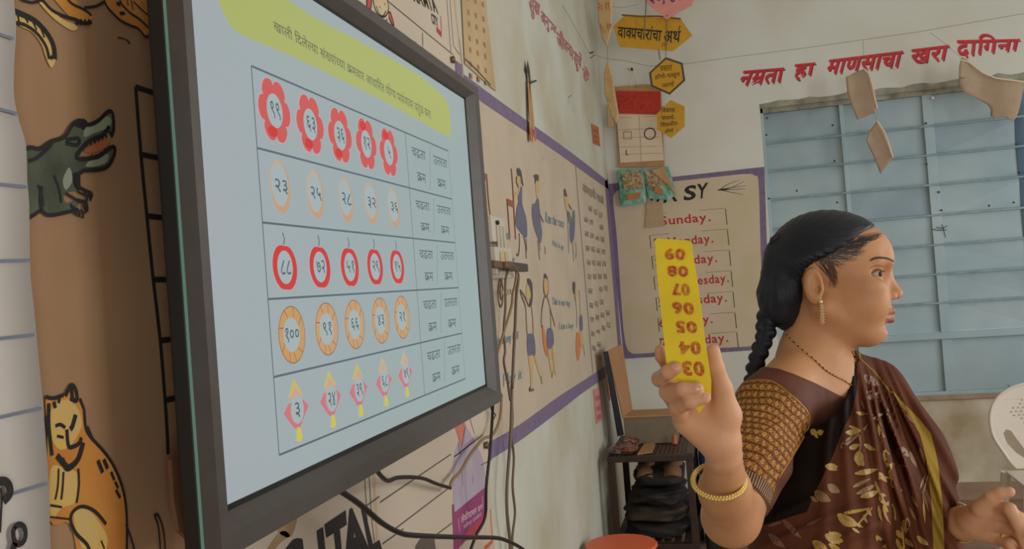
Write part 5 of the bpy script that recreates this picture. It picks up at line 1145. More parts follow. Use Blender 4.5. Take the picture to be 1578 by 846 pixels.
# eye slits
EYE = np.array([0.0802, 0.0185, 0.0300])
for sg in (-1, 1):
    a, m_, c = (np.array([0.0945, 0.0168, sg*0.0205]), np.array([0.0925, 0.0186, sg*0.0358]), np.array([0.0760, 0.0174, sg*0.0432]))
    body.cap(a, m_, 0.0024, 0.0044, 0.0015, 's'); body.cap(m_, c, 0.0042, 0.0030, 0.0015, 's'); body.cap(c, c+np.array([0.003, 0, 0.010*sg]), 0.0026, 0.0034, 0.0015, 's'); body.cap(m_, m_+np.array([0.004, 0, 0.008*sg]), 0.0038, 0.0042, 0.0015, 's')
# neck and torso
body.cap((0.001, -0.03, 0), (-0.008, -0.165, 0), 0.047, 0.054, 0.022)
NRM = np.array([0.80, 0, 0.60]); LAT = np.array([0.60, 0, -0.80]); TB = np.stack([LAT, E3[1], NRM])
sR, sL = h(1188, 632, 0.125), h(1336, 612, -0.13); mid = (sR+sL)/2
body.cap((-0.012, -0.115, 0), sR+[0.0, 0.005, 0], 0.040, 0.046, 0.03); body.cap((-0.012, -0.115, 0), sL, 0.038, 0.044, 0.03)
body.ell(mid+[-0.005, -0.10, 0], (0.150, 0.15, 0.092), 0.04, basis=TB)
for sg in (-1, 1): body.ell(mid+NRM*0.065+LAT*0.072*sg+[0, -0.135, 0], (0.07, 0.07, 0.06), 0.04, basis=TB)
body.ell(mid+[0, -0.33, 0], (0.135, 0.2, 0.10), 0.04, basis=TB)
# --- right arm
elR, wrR = h(1127, 797, 0.278), h(1115, 700, 0.415)
mU = sR*0.5+elR*0.5+[-0.004, 0, 0]; body.chain([sR+[0, -0.004, 0], mU, elR], [0.049, 0.049, 0.0375], 0.02)
fm = elR*0.55+wrR*0.45+[-0.004, 0.0, 0]; body.chain([elR, fm, wrR], [0.0375, 0.0315, 0.0200], 0.014)
body.cap(wrR, h(1112, 680, 0.425), 0.0200, 0.021, 0.01)
# palm
W0 = h(1110, 682, 0.424)
mcp = {'i': h(1052, 572, 0.425), 'm': h(1043, 597, 0.428), 'r': h(1045, 624, 0.434), 'p': h(1055, 648, 0.440)}
for k_, r_ in (('i', .0120), ('m', .0130), ('r', .0130), ('p', .0125)): body.cap(W0, mcp[k_], 0.0165, r_, 0.012)
body.cap(h(1085, 610, .425), h(1100, 650, .425), 0.015, 0.019, 0.012)
body.cap(h(1111, 672, .430), h(1119, 640, .434), 0.0190, 0.0165, 0.012); body.cap(h(1119, 640, .434), h(1113, 598, .445), 0.0165, 0.0120, 0.010)
body.cap(h(1062, 652, .440), h(1100, 676, .432), 0.0135, 0.018, 0.012)
# fingers: base, knuckle, joint, tip
FK = 0.0028
body.chain([mcp['i'], h(1032, 566, .444), h(1020, 549, .456), h(1018, 540, .460)], [.0110, .0092, .0080, .0070], FK)
fings = [[mcp['m'], h(1016, 584, .456), h(1030, 573, .483), h(1041, 567, .487)], [mcp['r'], h(1029, 604, .466), h(1052, 600, .492), h(1074, 599, .491)], [mcp['p'], h(1044, 627, .468), h(1064, 619, .490), h(1086, 613, .488)]]
for P_, R_ in zip(fings, ([.0115, .0092, .0086, .0076], [.0118, .0100, .0086, .0078], [.0112, .0098, .0082, .0072])): body.chain(P_, R_, FK)
thb = [h(1113, 598, .445), h(1103, 566, .459), h(1099, 541, .464)]; body.chain(thb, [.0115, .0095, .0082], 0.004)
# --- left arm and hand
elL, wrL = h(1418, 800, -0.115), h(1478, 806, 0.00)
body.chain([sL, elL], [0.047, 0.040], 0.02); body.chain([elL, wrL], [0.038, 0.0215], 0.012)
lm = {'i': h(1531, 779, .055), 'm': h(1540, 794, .058), 'r': h(1541, 810, .052), 'p': h(1533, 828, .042)}
for k_ in lm: body.cap(h(1484, 806, .010), lm[k_], 0.0205, 0.0115, 0.010)
body.cap(h(1494, 800, .03), h(1512, 782, .055), 0.018, 0.0125, 0.008)
lf = [[h(1509, 784, .055), h(1527, 767, .068), h(1541, 760, .072), h(1556, 758, .074)], [lm['i'], h(1556, 785, .083), h(1567, 806, .088), h(1573, 822, .084)], [lm['m'], h(1569, 798, .082), h(1583, 818, .088), h(1586, 836, .082)],
      [lm['r'], h(1570, 818, .078), h(1580, 838, .082), h(1578, 852, .074)], [lm['p'], h(1556, 838, .066), h(1566, 852, .068), h(1568, 866, .06)]]
for P_, R_ in zip(lf, ([.0125, .0095, .0085, .0075], [.0112, .0092, .0083, .0072], [.0115, .0094, .0084, .0073], [.0110, .0090, .0080, .0070], [.0100, .0082, .0072, .0064])): body.chain(P_, R_, FK)
V, Q = nets(body.ax, body.v); V, Q = keep_largest(V, Q); V = relax(V, Q, 1, 0.35)
woman = empty('person', tuple(l2w(np.array([0.02, -0.5, 0.0]))*np.array([1, 1, 0])), 'woman in brown floral saree holding up a yellow number strip, facing right', 'person')
# skin: lips and palm tint come from where the skin is
F_, U_, S_ = V.T
lip = np.exp(-(((U_+0.0395)/0.0058)**4))*(F_ > 0.088)*(np.abs(S_) < 0.024)+np.exp(-(((U_+0.0545)/0.0066)**4))*(F_ > 0.088)*(np.abs(S_) < 0.022)
lip *= np.clip((F_-(0.0985-0.0*np.abs(S_))+(np.abs(S_)/0.024)**2*0.016)/0.003, 0, 1)
palm = np.clip((S_-0.40)/0.03, 0, 1)+np.clip((F_-0.19)/0.03, 0, 1)*(U_ < -0.28)
def skin_mat():
    m = mat('warm_brown_skin', (194, 142, 100), 0.55, scale=18, rgb2=(184, 130, 90), bump=0.05, bscale=220, sss=0.10, spec=0.35)
    nt = m.node_tree; N = nt.nodes; L = nt.links; p = N['Principled BSDF']; src = p.inputs['Base Color'].links[0].from_socket
    for nm, col in (('lip', (150, 92, 72)), ('palm', (210, 158, 122))):
        a = N.new('ShaderNodeAttribute'); a.attribute_name = nm; x = N.new('ShaderNodeMix'); x.data_type = 'RGBA'
        L.new(a.outputs['Fac'], x.inputs['Factor']); L.new(src, x.inputs['A']); x.inputs['B'].default_value = srgb(col); src = x.outputs['Result']
    L.new(src, p.inputs['Base Color']); return m
M_SK = skin_mat()
o_body = netmesh('body', V, Q, M_SK, woman, {'lip': np.clip(lip, 0, 1), 'palm': np.clip(palm, 0, 1)*0.8})
bvh_body = BVHTree.FromPolygons([tuple(p) for p in l2w(V)], [tuple(map(int, q)) for q in Q])
def cast(bvh, x, y, off):
    "point of a built surface met by a line of sight, lifted off along the normal"
    d = Vector(ray(x, y)).normalized(); hit = bvh.ray_cast(Vector(CAM), d)
    if hit[0] is None: return None
    n = hit[1] if hit[1].dot(d) < 0 else -hit[1]
    return np.array(hit[0]+n*off), np.array(n)
def onskin(b, pts, w, bvh=bvh_body, off=0.0006, n=3):
    P = smoothpts(pts, n); out = []; k = len(P)
    w = np.interp(np.linspace(0, 1, k), np.linspace(0, 1, len(w)), w) if not np.isscalar(w) else [w]*k
    R_ = [cast(bvh, x, y, off) for x, y in P]; R_ = [(r, ww) for r, ww in zip(R_, w) if r is not None]
    if len(R_) > 1:
        pp = [r[0] for r, _ in R_]; n0 = len(b.v)
        for i, ((p, nn), ww) in enumerate(R_):
            t = pp[min(i+1, len(pp)-1)]-pp[max(i-1, 0)]; s_ = np.cross(t, nn); s_ /= np.linalg.norm(s_)+1e-9
            b.v += [tuple(p-s_*ww/2), tuple(p+s_*ww/2)]
        for i in range(len(pp)-1): b.f.append((n0+2*i, n0+2*i+1, n0+2*i+3, n0+2*i+2))
# eyes
m_eye = mat('eye_white', (176, 164, 150), 0.5, spec=0.2); m_iris = mat('dark_iris', (26, 17, 13), 0.5, spec=0.12)
for sg in (-1, 1):
    c = EYE*np.array([1, 1, sg]); b = B(); b.sphere(l2w(c), 0.0118, 24, 16); e = b.build('eyeball', m_eye, woman, True)
    g = np.array([0.88, -0.04, 0.46 if sg > 0 else 0.1]); g /= np.linalg.norm(g); gw = l2w(g)-O_; b = B()
    c1_ = np.array(l2w(c)); up_ = AU-gw*(AU@gw); up_ /= np.linalg.norm(up_); s1_ = np.cross(gw, up_); n0 = 0; b.v.append(tuple(c1_+gw*0.0124))
    for k_ in range(1, 6):
        a_ = math.radians(5.8*k_); R_ = 0.0124-0.0004*(k_/5)**2
        for j in range(20): t_ = 2*math.pi*j/20; b.v.append(tuple(c1_+R_*(math.cos(a_)*gw+math.sin(a_)*(math.cos(t_)*s1_+math.sin(t_)*up_))))
    b.f += [(0, 1+j, 1+(j+1) % 20) for j in range(20)]
    for k_ in range(4): b.f += [(1+k_*20+j, 1+(k_+1)*20+j, 1+(k_+1)*20+(j+1) % 20, 1+k_*20+(j+1) % 20) for j in range(20)]
    b.build('iris', m_iris, e, True)
m_hairm = mat('black_hair_strand', (30, 23, 20), 0.5)
b = B()
for dy, w_ in ((0, .0022), (-1.2, .0014), (1.0, .0014)): onskin(b, [(1340+dy, 402+dy), (1348, 398+dy), (1358, 397.2+dy*.8), (1368, 398.6+dy*.6), (1377, 402.5+dy*.4)], [0.0004, w_, w_*1.1, w_*1.1, 0.0012])
b.build('eyebrow', mat('eyebrow_hair', (72, 48, 36), 0.8), woman)
b = B(); onskin(b, [(1342, 422), (1346, 418), (1352, 415.5), (1358, 416.5), (1363, 418.5)], [0.0006, 0.0015, 0.0018, 0.0016, 0.001], off=0.0012); b.build('eyelash', m_hairm, woman)
b = B(); onskin(b, [(1340, 414), (1347, 409.5), (1356, 409), (1363, 412)], [.0004, .0009, .0009, .0004], off=0.0004); b.build('eyelid_crease', mat('lid_crease', (112, 72, 52), 0.7), woman)
# nails
m_nail = mat('pale_nail', (206, 152, 126), 0.25)
for (x, y, rx, ry, an) in ((1040, 565.5, 5.5, 4.0, -0.2), (1074, 597.5, 5.5, 3.9, 0.0), (1087, 609.5, 5.5, 3.6, -0.1)):
    b = B(); pts = []
    for t in np.linspace(0, 2*math.pi, 12, endpoint=False):
        u_, v_ = rx*math.cos(t), ry*math.sin(t); r_ = cast(bvh_body, x+u_*math.cos(an)-v_*math.sin(an), y+u_*math.sin(an)+v_*math.cos(an), 0.0007)
        if r_: pts.append(r_[0])
    r_ = cast(bvh_body, x, y, 0.0010)
    if r_ and len(pts) > 8: b.v = [tuple(p) for p in pts]+[tuple(r_[0])]; b.f = [(i, (i+1) % len(pts), len(pts)) for i in range(len(pts))]; b.build('fingernail', m_nail, woman, True)

# --- hair
hx_ = axis([(-0.125, 0.115, .0019)]); hy_ = axis([(-0.20, 0.135, .0019)]); hz_ = axis([(-0.10, 0.10, .0021)])
hair = Field(hx_, hy_, hz_)
hair.ell((0.012, 0.045, 0), (0.093, 0.0765, 0.0790), 0.01); hair.ell((0.043, 0.052, 0), (0.0585, 0.0545, 0.0635), 0.01)
Fg, Ug, Sg = np.broadcast_arrays(*hair.pts((slice(None),)*3))
line_px = [(1200, 520), (1226, 500), (1222, 470), (1232, 440), (1242, 416), (1256, 405), (1272, 398), (1290, 388), (1312, 374), (1330, 362), (1348, 354), (1362, 352), (1378, 348)]
lp = np.array([h(x, y, 0.03 if y < 380 else 0.06)[:2] for x, y in line_px])
# hair lies above / behind this line: distance measured from the polyline, sign from the side
def polysd(Fg2, Ug2, lp, closed_pts):
    best = None
    for a, c in zip(lp[:-1], lp[1:]):
        d = c-a; t = np.clip(((Fg2-a[0])*d[0]+(Ug2-a[1])*d[1])/(d@d), 0, 1); r = np.hypot(Fg2-a[0]-t*d[0], Ug2-a[1]-t*d[1]); best = r if best is None else np.minimum(best, r)
    poly = list(lp)+closed_pts; ins = np.zeros(Fg2.shape, bool); k = len(poly)
    for i in range(k):
        a, c = poly[i], poly[(i+1) % k]; cond = ((a[1] > Ug2) != (c[1] > Ug2))
        ins ^= cond & (Fg2 < (c[0]-a[0])*(Ug2-a[1])/((c[1]-a[1]) or 1e-9)+a[0])
    return np.where(ins, -best, best)
F2, U2 = np.meshgrid(hx_, hy_, indexing='ij')
reg = polysd(F2, U2, lp, [np.array([0.15, 0.2]), np.array([-0.2, 0.2]), np.array([-0.2, -0.2])])[:, :, None]
kk = 0.015; d_ = reg.astype(np.float32)*0.9; v_ = hair.v; h_ = np.clip(0.5-0.5*(v_-d_)/kk, 0, 1); hair.v = v_*(1-h_)+d_*h_+kk*h_*(1-h_)
# gathered lock, nape mass
hair.ell(h(1211, 448, 0.0), (0.037, 0.060, 0.060), 0.012); hair.cap(h(1203, 395, 0.01), h(1190, 455, 0.012), 0.026, 0.0235, 0.010); hair.cap(h(1190, 455, 0.012), h(1184, 480, 0.01), 0.0235, 0.014, 0.008)
hair.ell(h(1213, 480, 0.0), (0.022, 0.030, 0.046), 0.012)
# fine grooves that run towards the clip
cl_ = h(1196, 380, 0.0); ph = np.arctan2(Ug-cl_[1], Fg-cl_[0]); near = np.hypot(Ug-cl_[1], Fg-cl_[0])
hair.v = hair.v+(0.0004*np.sin(ph*52+18*Sg*np.sin(ph*3))*np.clip(near/0.05, 0, 1)).astype(np.float32)
bp_ = [h(x, y, 0.008) for x, y in ((1183, 484), (1181, 500), (1180, 516), (1174, 532), (1169, 548), (1164, 564), (1161, 582), (1159, 600))]
for i, p in enumerate(bp_[:-1]):
    q = bp_[i+1]
    for sg in (-1, 1):
        hair.cap(p+[0.007*sg, 0.004*sg, 0.003*sg], q+[-0.003*sg, 0.002, -0.002*sg], 0.0115-0.0004*i, 0.0065, 0.0025)
Vh, Qh = nets(hair.ax, hair.v)
m_h = mat('black_oiled_hair', (15, 15, 18), 0.42, spec=0.35); nt = m_h.node_tree; N = nt.nodes; L = nt.links
a_ = N.new('ShaderNodeAttribute'); a_.attribute_name = 'flow'; nz = N.new('ShaderNodeTexNoise'); nz.noise_dimensions = '1D'; nz.inputs['Scale'].default_value = 55; nz.inputs['Detail'].default_value = 5
L.new(a_.outputs['Fac'], nz.inputs['W']); bm_ = N.new('ShaderNodeBump'); bm_.inputs['Strength'].default_value = 0.5; bm_.inputs['Distance'].default_value = 0.003; L.new(nz.outputs['Fac'], bm_.inputs['Height']); L.new(bm_.outputs['Normal'], N['Principled BSDF'].inputs['Normal'])
rp = N.new('ShaderNodeValToRGB'); rp.color_ramp.elements[0].color = srgb((10, 11, 15)); rp.color_ramp.elements[1].color = srgb((30, 34, 46)); L.new(nz.outputs['Fac'], rp.inputs['Fac']); L.new(rp.outputs['Color'], N['Principled BSDF'].inputs['Base Color'])
flow = np.arctan2(Vh[:, 1]-cl_[1], Vh[:, 0]-cl_[0])+2.0*Vh[:, 2]; low = Vh[:, 1] < cl_[1]-0.02; wgt = np.clip((cl_[1]-0.005-Vh[:, 1])/0.05, 0, 1)*np.clip((0.03-Vh[:, 0])/0.03, 0, 1); flow = flow*(1-wgt)+wgt*(Vh[:, 0]*14+Vh[:, 2]*6+Vh[:, 1]*1.5)
o_hair = netmesh('hair', Vh, Qh, m_h, woman, {'flow': flow})
# wisps over temple and in front of the ear
b = B(); b_out = B(); rs = np.random.default_rng(5)
tp = np.array([(1366, 357), (1352, 362), (1341, 370), (1334, 382), (1328, 392), (1312, 400), (1298, 410), (1290, 424), (1288, 440)], float)
for i in range(150):
    t = rs.uniform(0, len(tp)-1.001); k = int(t); p = tp[k]*(1-t+k)+tp[k+1]*(t-k)+rs.normal(0, 2.2, 2); e_ = np.array([1252+rs.normal(0, 6), 386+rs.normal(0, 8)]); d = e_-p; d /= np.linalg.norm(d); L_ = rs.uniform(20, 46); bb = b if i % 9 < 4 else b_out
    sag = np.array([0, rs.uniform(0, 5)]); onskin(bb, [p+(0 if bb is b_out else d*9), p+d*L_*0.5+sag, p+d*(L_+9)], [0.0002, 0.0006, 0.0011], off=0.0007 if bb is b else 0.0005)
for i in range(12):
    x0_ = 1278+rs.uniform(0, 12); onskin(b_out, [(x0_-6, 404), (x0_, 420), (x0_+rs.uniform(-1, 3), 438+rs.uniform(0, 8))], [0.0016, 0.0010, 0.0002], off=0.0006)
o = b.build('loose_strands', m_hairm, woman); o['kind'] = 'stuff'
o = b_out.build('fine_strands', mat('brown_fine_hair', (78, 52, 38), 0.6), woman); o['kind'] = 'stuff'
b = B(); b.tube([l2w(h(1187, 381, 0.02)), l2w(h(1192, 369, 0.025)), l2w(h(1199, 362, 0.03))], [0.0035, 0.006, 0.0035], 8); b.tube([l2w(h(1185, 378, 0.02)), l2w(h(1193, 380, 0.03))], 0.004, 6); b.build('hair_clip', m_dark, woman, True)
b = B()
for i in range(14):
    y = 330+i*5; pass
print('BODY', len(V), len(Vh), time.time()-T0)
# ======================= her clothing =======================
def interp_x(y, pts): ys = [p[1] for p in pts]; xs = [p[0] for p in pts]; return np.interp(y, ys, xs)
def interp_y(x, pts): return np.interp(x, [p[0] for p in pts], [p[1] for p in pts])
# --- blouse, offset from the body surface
q = body.sl((-0.19, -0.46, -0.22), (0.18, -0.06, 0.33)); ax_ = tuple(a[t] for a, t in zip(body.ax, q)); vb = body.v[q].copy()
Fg, Ug, Sg = np.meshgrid(*ax_, indexing='ij'); PX, PY = toPx(Fg, Ug, Sg)
neck_px = [(1100, 640), (1128, 590), (1140, 580), (1158, 570), (1178, 565), (1200, 568), (1223, 576), (1258, 591), (1291, 608), (1330, 625), (1400, 640)]
r_neck = (interp_y(PX, neck_px)-PY)/1000.0
ad = elR-sR; al = np.linalg.norm(ad); ad = ad/al
tt = (Fg-sR[0])*ad[0]+(Ug-sR[1])*ad[1]+(Sg-sR[2])*ad[2]
rad = np.sqrt(np.maximum((Fg-sR[0])**2+(Ug-sR[1])**2+(Sg-sR[2])**2-tt**2, 0))
cuff = h(1166, 778, 0.26); tc_ = (cuff-sR)@ad
reg = np.maximum(r_neck, tt-tc_)
reg = np.maximum(reg, np.where(tt > 0.02, np.where(Sg > 0.13, rad-0.068, -1), -1)); reg = np.maximum(reg, Sg-0.315)
lumpy = 0.0012*np.sin(PY*0.16+PX*0.05)*(tt > 0)
vb = np.maximum(vb-0.0045-lumpy, reg).astype(np.float32)
Vb, Qb = nets(ax_, vb); Vb, Qb = keep_largest(Vb, Qb)
px_, py_ = toPx(*Vb.T); t_ = (Vb-sR)@ad
e1 = np.cross(ad, [0, 1, 0]); e1 /= np.linalg.norm(e1); e2 = np.cross(ad, e1)
an_ = np.arctan2((Vb-sR)@e2, (Vb-sR)@e1)
seam = [(1110, 618), (1127, 601), (1140, 593), (1159, 587), (1185, 587), (1200, 594), (1214, 605), (1230, 619), (1243, 634), (1247, 650), (1241, 668), (1225, 695), (1199, 737)]
sd_ = np.min([np.hypot(px_-x, py_-y) for x, y in smoothpts(seam, 5)], axis=0)
inside = (py_ > interp_y(px_, seam[:10])) & ((px_ < interp_x(py_, seam[9:]+[(1180, 802)])) | (py_ < 650)) & (px_ < 1249)
m_bl = mat('brown_blouse_cloth', (100, 58, 42), 0.7, scale=20, rgb2=(90, 52, 38), bump=0.06, bscale=300, spec=0.25)
nt = m_bl.node_tree; N = nt.nodes; L = nt.links; P_ = N['Principled BSDF']; base = P_.inputs['Base Color'].links[0].from_socket
def attr(n): a = N.new('ShaderNodeAttribute'); a.attribute_name = n; return a.outputs['Fac']
def mth(op, a, b_=None, c_=None):
    x = N.new('ShaderNodeMath'); x.operation = op
    for i, v in enumerate((a, b_, c_)):
        if v is None: continue
        if isinstance(v, (int, float)): x.inputs[i].default_value = v
        else: L.new(v, x.inputs[i])
    return x.outputs[0]
def mixc(f, a, b_):
    x = N.new('ShaderNodeMix'); x.data_type = 'RGBA'; L.new(f, x.inputs['Factor'])
    for nm, v in (('A', a), ('B', b_)):
        if isinstance(v, tuple): x.inputs[nm].default_value = v
        else: L.new(v, x.inputs[nm])
    return x.outputs['Result']
row = mth('MULTIPLY', attr('arm_t'), 78.0); col = mth('MULTIPLY', attr('arm_a'), 5.4)
row = mth('ADD', row, mth('MULTIPLY', mth('SINE', mth('MULTIPLY', col, 1.0)), 0.16))
ri = mth('FLOOR', row); rf = mth('FRACT', row); cf = mth('FRACT', mth('ADD', col, mth('MULTIPLY', ri, 0.37)))
dx = mth('SUBTRACT', cf, 0.5); dy = mth('SUBTRACT', rf, 0.55); rr_ = mth('SQRT', mth('ADD', mth('MULTIPLY', dx, dx), mth('MULTIPLY', mth('MULTIPLY', dy, dy), 0.7)))
cx_ = N.new('ShaderNodeCombineXYZ'); L.new(row, cx_.inputs[0]); L.new(col, cx_.inputs[1]); nz = N.new('ShaderNodeTexNoise'); nz.inputs['Scale'].default_value = 3.2; nz.inputs['Detail'].default_value = 2; L.new(cx_.outputs[0], nz.inputs['Vector'])
g0 = mixc(mth('GREATER_THAN', nz.outputs['Fac'], 0.50), srgb((158, 104, 44)), srgb((112, 66, 32)))
rq = mth('ADD', mth('ADD', mth('ABSOLUTE', dx), mth('MULTIPLY', mth('ABSOLUTE', dy), 0.9)), mth('MULTIPLY', nz.outputs['Fac'], 0.22)); g1 = mixc(mth('LESS_THAN', rq, 0.40), g0, srgb((196, 146, 74))); g2 = mixc(mth('LESS_THAN', rq, 0.22), g1, srgb((120, 72, 34)))
g3 = mixc(mth('LESS_THAN', rf, 0.14), g2, srgb((70, 42, 26)))
sleeve_f = mth('GREATER_THAN', attr('sleeve'), 0.0); hemf = mth('GREATER_THAN', attr('arm_t'), float(tc_-0.020))
g4 = mixc(hemf, g3, mixc(mth('GREATER_THAN', mth('SINE', mth('MULTIPLY', col, 14.0)), 0.5), srgb((78, 48, 32)), srgb((176, 146, 112))))
fin = mixc(sleeve_f, base, g4); L.new(fin, P_.inputs['Base Color'])
bl = netmesh('blouse', Vb, Qb, m_bl, woman, {'arm_t': t_, 'arm_a': an_, 'sleeve': np.where(inside, sd_, -sd_)})
# piping round the cuff and armhole
bvh_bl = BVHTree.FromPolygons([tuple(p) for p in l2w(Vb)], [tuple(map(int, q2)) for q2 in Qb])
b = B(); ps = [cast(bvh_bl, x, y, 0.0006) for x, y in smoothpts(seam[1:], 4)]; ps = [p[0] for p in ps if p is not None]; b.tube(ps, 0.0013, 5); b.build('armhole_piping', mat('gold_piping', (176, 124, 52), 0.4, metal=0.3), woman, True)

# --- saree: one draped cloth over the far shoulder and round the waist
sx_, sy_, sz_ = axis([(-0.17, 0.27, .0032)]), axis([(-0.62, -0.06, .0036)]), axis([(-0.27, 0.27, .0034)])
sar = Field(sx_, sy_, sz_)
sar.ell(mid+[-0.005, -0.10, 0], (0.150, 0.15, 0.092), 0.05, basis=TB)
for sg in (-1, 1): sar.ell(mid+NRM*0.065+LAT*0.072*sg+[0, -0.135, 0], (0.07, 0.07, 0.06), 0.05, basis=TB)
sar.ell(mid+[0, -0.33, 0], (0.135, 0.22, 0.10), 0.05, basis=TB); sar.ell(mid+[0, -0.50, 0], (0.165, 0.17, 0.13), 0.05, basis=TB)
sar.cap((-0.012, -0.115, 0), sL, 0.040, 0.046, 0.03); sar.cap(h(1338, 600, -.13), h(1342, 604, -.13), 0.030, 0.03, 0.02)
sar.cap(h(1340, 612, -.11), h(1397, 705, -.06), 0.034, 0.036, 0.04); sar.cap(h(1397, 705, -.06), h(1418, 870, -.03), 0.036, 0.042, 0.04); sar.cap(h(1350, 602, -.10), h(1403, 685, -.05), 0.031, 0.036, 0.03); sar.cap(h(1420, 740, -.04), h(1438, 900, -.02), 0.030, 0.036, 0.03)
sar.cap(h(1290, 700, 0.10), h(1240, 850, 0.14), 0.05, 0.06, 0.06)
Fg, Ug, Sg = np.meshgrid(sx_, sy_, sz_, indexing='ij'); PX, PY = toPx(Fg, Ug, Sg)
edgeL = [(1312, 500), (1314, 548), (1317, 565), (1311, 590), (1301, 618), (1289, 637), (1262, 655), (1236, 668), (1205, 700), (1180, 740), (1165, 800), (1150, 850), (1140, 1200)]
r_e = (interp_x(PY, edgeL)-PX)/1000.0
ang = np.degrees(np.arctan2(PY-430, PX-1300))
def ridges(ang, PY):
    s = np.zeros_like(ang)
    for c, w_, a_ in ((60.0, 1.2, .5), (63.5, .8, .7), (66.2, 0.7, .9), (69, 0.8, .8), (72.0, 1.0, 1), (75.6, .9, .9), (79.5, 1.2, .8), (84, 1.2, .5), (89, 1.3, .5), (95, 1.5, .6)): s += a_*np.exp(-((ang-c-0.6*np.sin(PY*0.02+c))/(w_*1.25))**2)
    return s
fold = ridges(ang, PY)*np.clip((PY-545)/90, 0, 1)*0.015
low = np.clip((PY-740-0.35*(1340-PX)*-0.2)/50, 0, 1)*(PX < 1360); fold += low*0.006*np.maximum(0, np.sin((PY+0.30*PX)*0.155+2*np.sin(PX*0.01)))
sar.v = np.maximum(sar.v-0.010-fold, r_e).astype(np.float32)
r_top = (560-PY)/1000.0-np.clip((PX-1318)/1000.0, -0.03, 0.022); sar.v = np.maximum(sar.v, np.where(Sg > -0.03, r_top, -1)).astype(np.float32)
nearneck = 0.050-np.hypot(Fg+0.004, Sg); sar.v = np.maximum(sar.v, np.where(Ug > -0.155, nearneck, -1)).astype(np.float32)
del Fg, Ug, Sg, PX, PY, ang, fold, low
Vs, Qs = nets(sar.ax, sar.v); Vs, Qs = keep_largest(Vs, Qs); Vs = relax(Vs, Qs, 1, 0.4)
px_, py_ = toPx(*Vs.T); front = (Vs@NRM) > (mid@NRM-0.06)
stripe = [(1330, 552), (1352, 572), (1370, 595), (1390, 622), (1410, 645), (1426, 668), (1432, 690), (1437, 713), (1441, 750), (1444, 775), (1447, 846), (1450, 1000)]
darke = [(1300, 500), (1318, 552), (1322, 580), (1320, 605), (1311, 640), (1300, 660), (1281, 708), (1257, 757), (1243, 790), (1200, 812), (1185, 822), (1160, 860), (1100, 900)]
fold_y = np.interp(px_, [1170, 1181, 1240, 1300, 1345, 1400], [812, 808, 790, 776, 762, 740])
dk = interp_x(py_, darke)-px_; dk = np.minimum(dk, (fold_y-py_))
m_sr = mat('brown_saree_cloth', (98, 54, 34), 0.75, scale=14, rgb2=(80, 44, 28), bump=0.08, bscale=260, spec=0.12)
nt = m_sr.node_tree; N = nt.nodes; L = nt.links; P_ = N['Principled BSDF']; base = P_.inputs['Base Color'].links[0].from_socket
st = mth('LESS_THAN', mth('ABSOLUTE', attr('stripe')), 8.5); c1_ = mixc(st, base, srgb((148, 118, 44)))
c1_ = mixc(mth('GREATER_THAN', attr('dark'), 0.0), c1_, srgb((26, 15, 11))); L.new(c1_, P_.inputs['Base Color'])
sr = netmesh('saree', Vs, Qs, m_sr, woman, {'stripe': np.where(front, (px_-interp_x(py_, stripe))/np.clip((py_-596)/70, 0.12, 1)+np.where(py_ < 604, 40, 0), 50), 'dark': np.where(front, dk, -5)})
bvh_s = BVHTree.FromPolygons([tuple(p) for p in l2w(Vs)], [tuple(map(int, q2)) for q2 in Qs])
gold, tan_, bronze = mat('gold_leaf_print', (170, 134, 62), 0.5, noise=0.15, scale=60), mat('tan_leaf_print', (134, 96, 58), 0.55, noise=0.15, scale=60), mat('faint_leaf_print', (112, 74, 50), 0.6)
bufs = {id(m): (m, B()) for m in (gold, tan_, bronze)}
def leaf(p0, p1, w, m):
    b = bufs[id(m)][1]; p0 = np.array(p0, float); p1 = np.array(p1, float); d = p1-p0; nrm = np.array([-d[1], d[0]])/(np.linalg.norm(d)+1e-9); k = 7; grid = []
    for i in range(k+1):
        t = i/k; hw = w/2*math.sin(math.pi*min(1, (t*0.96+0.03)))**0.75*(1.15-0.35*t); r = []
        for s_ in (-1, 0, 1):
            pt = p0+d*t+nrm*(hw*s_+0.08*w*math.sin(t*3.1)); c = cast(bvh_s, pt[0], pt[1], 0.0007 if m is not gold else 0.0009); r.append(None if c is None else c[0])
        grid.append(r)
    for i in range(k):
        for j in (0, 1):
            qd = (grid[i][j], grid[i][j+1], grid[i+1][j+1], grid[i+1][j])
            if all(x is not None for x in qd) and max(np.linalg.norm(qd[0]-qd[2]), np.linalg.norm(qd[1]-qd[3])) < 0.02: b.quad(*qd)
c7_ = crop(1280, 540, 2.765); c6_ = crop(1040, 540, 2.763)
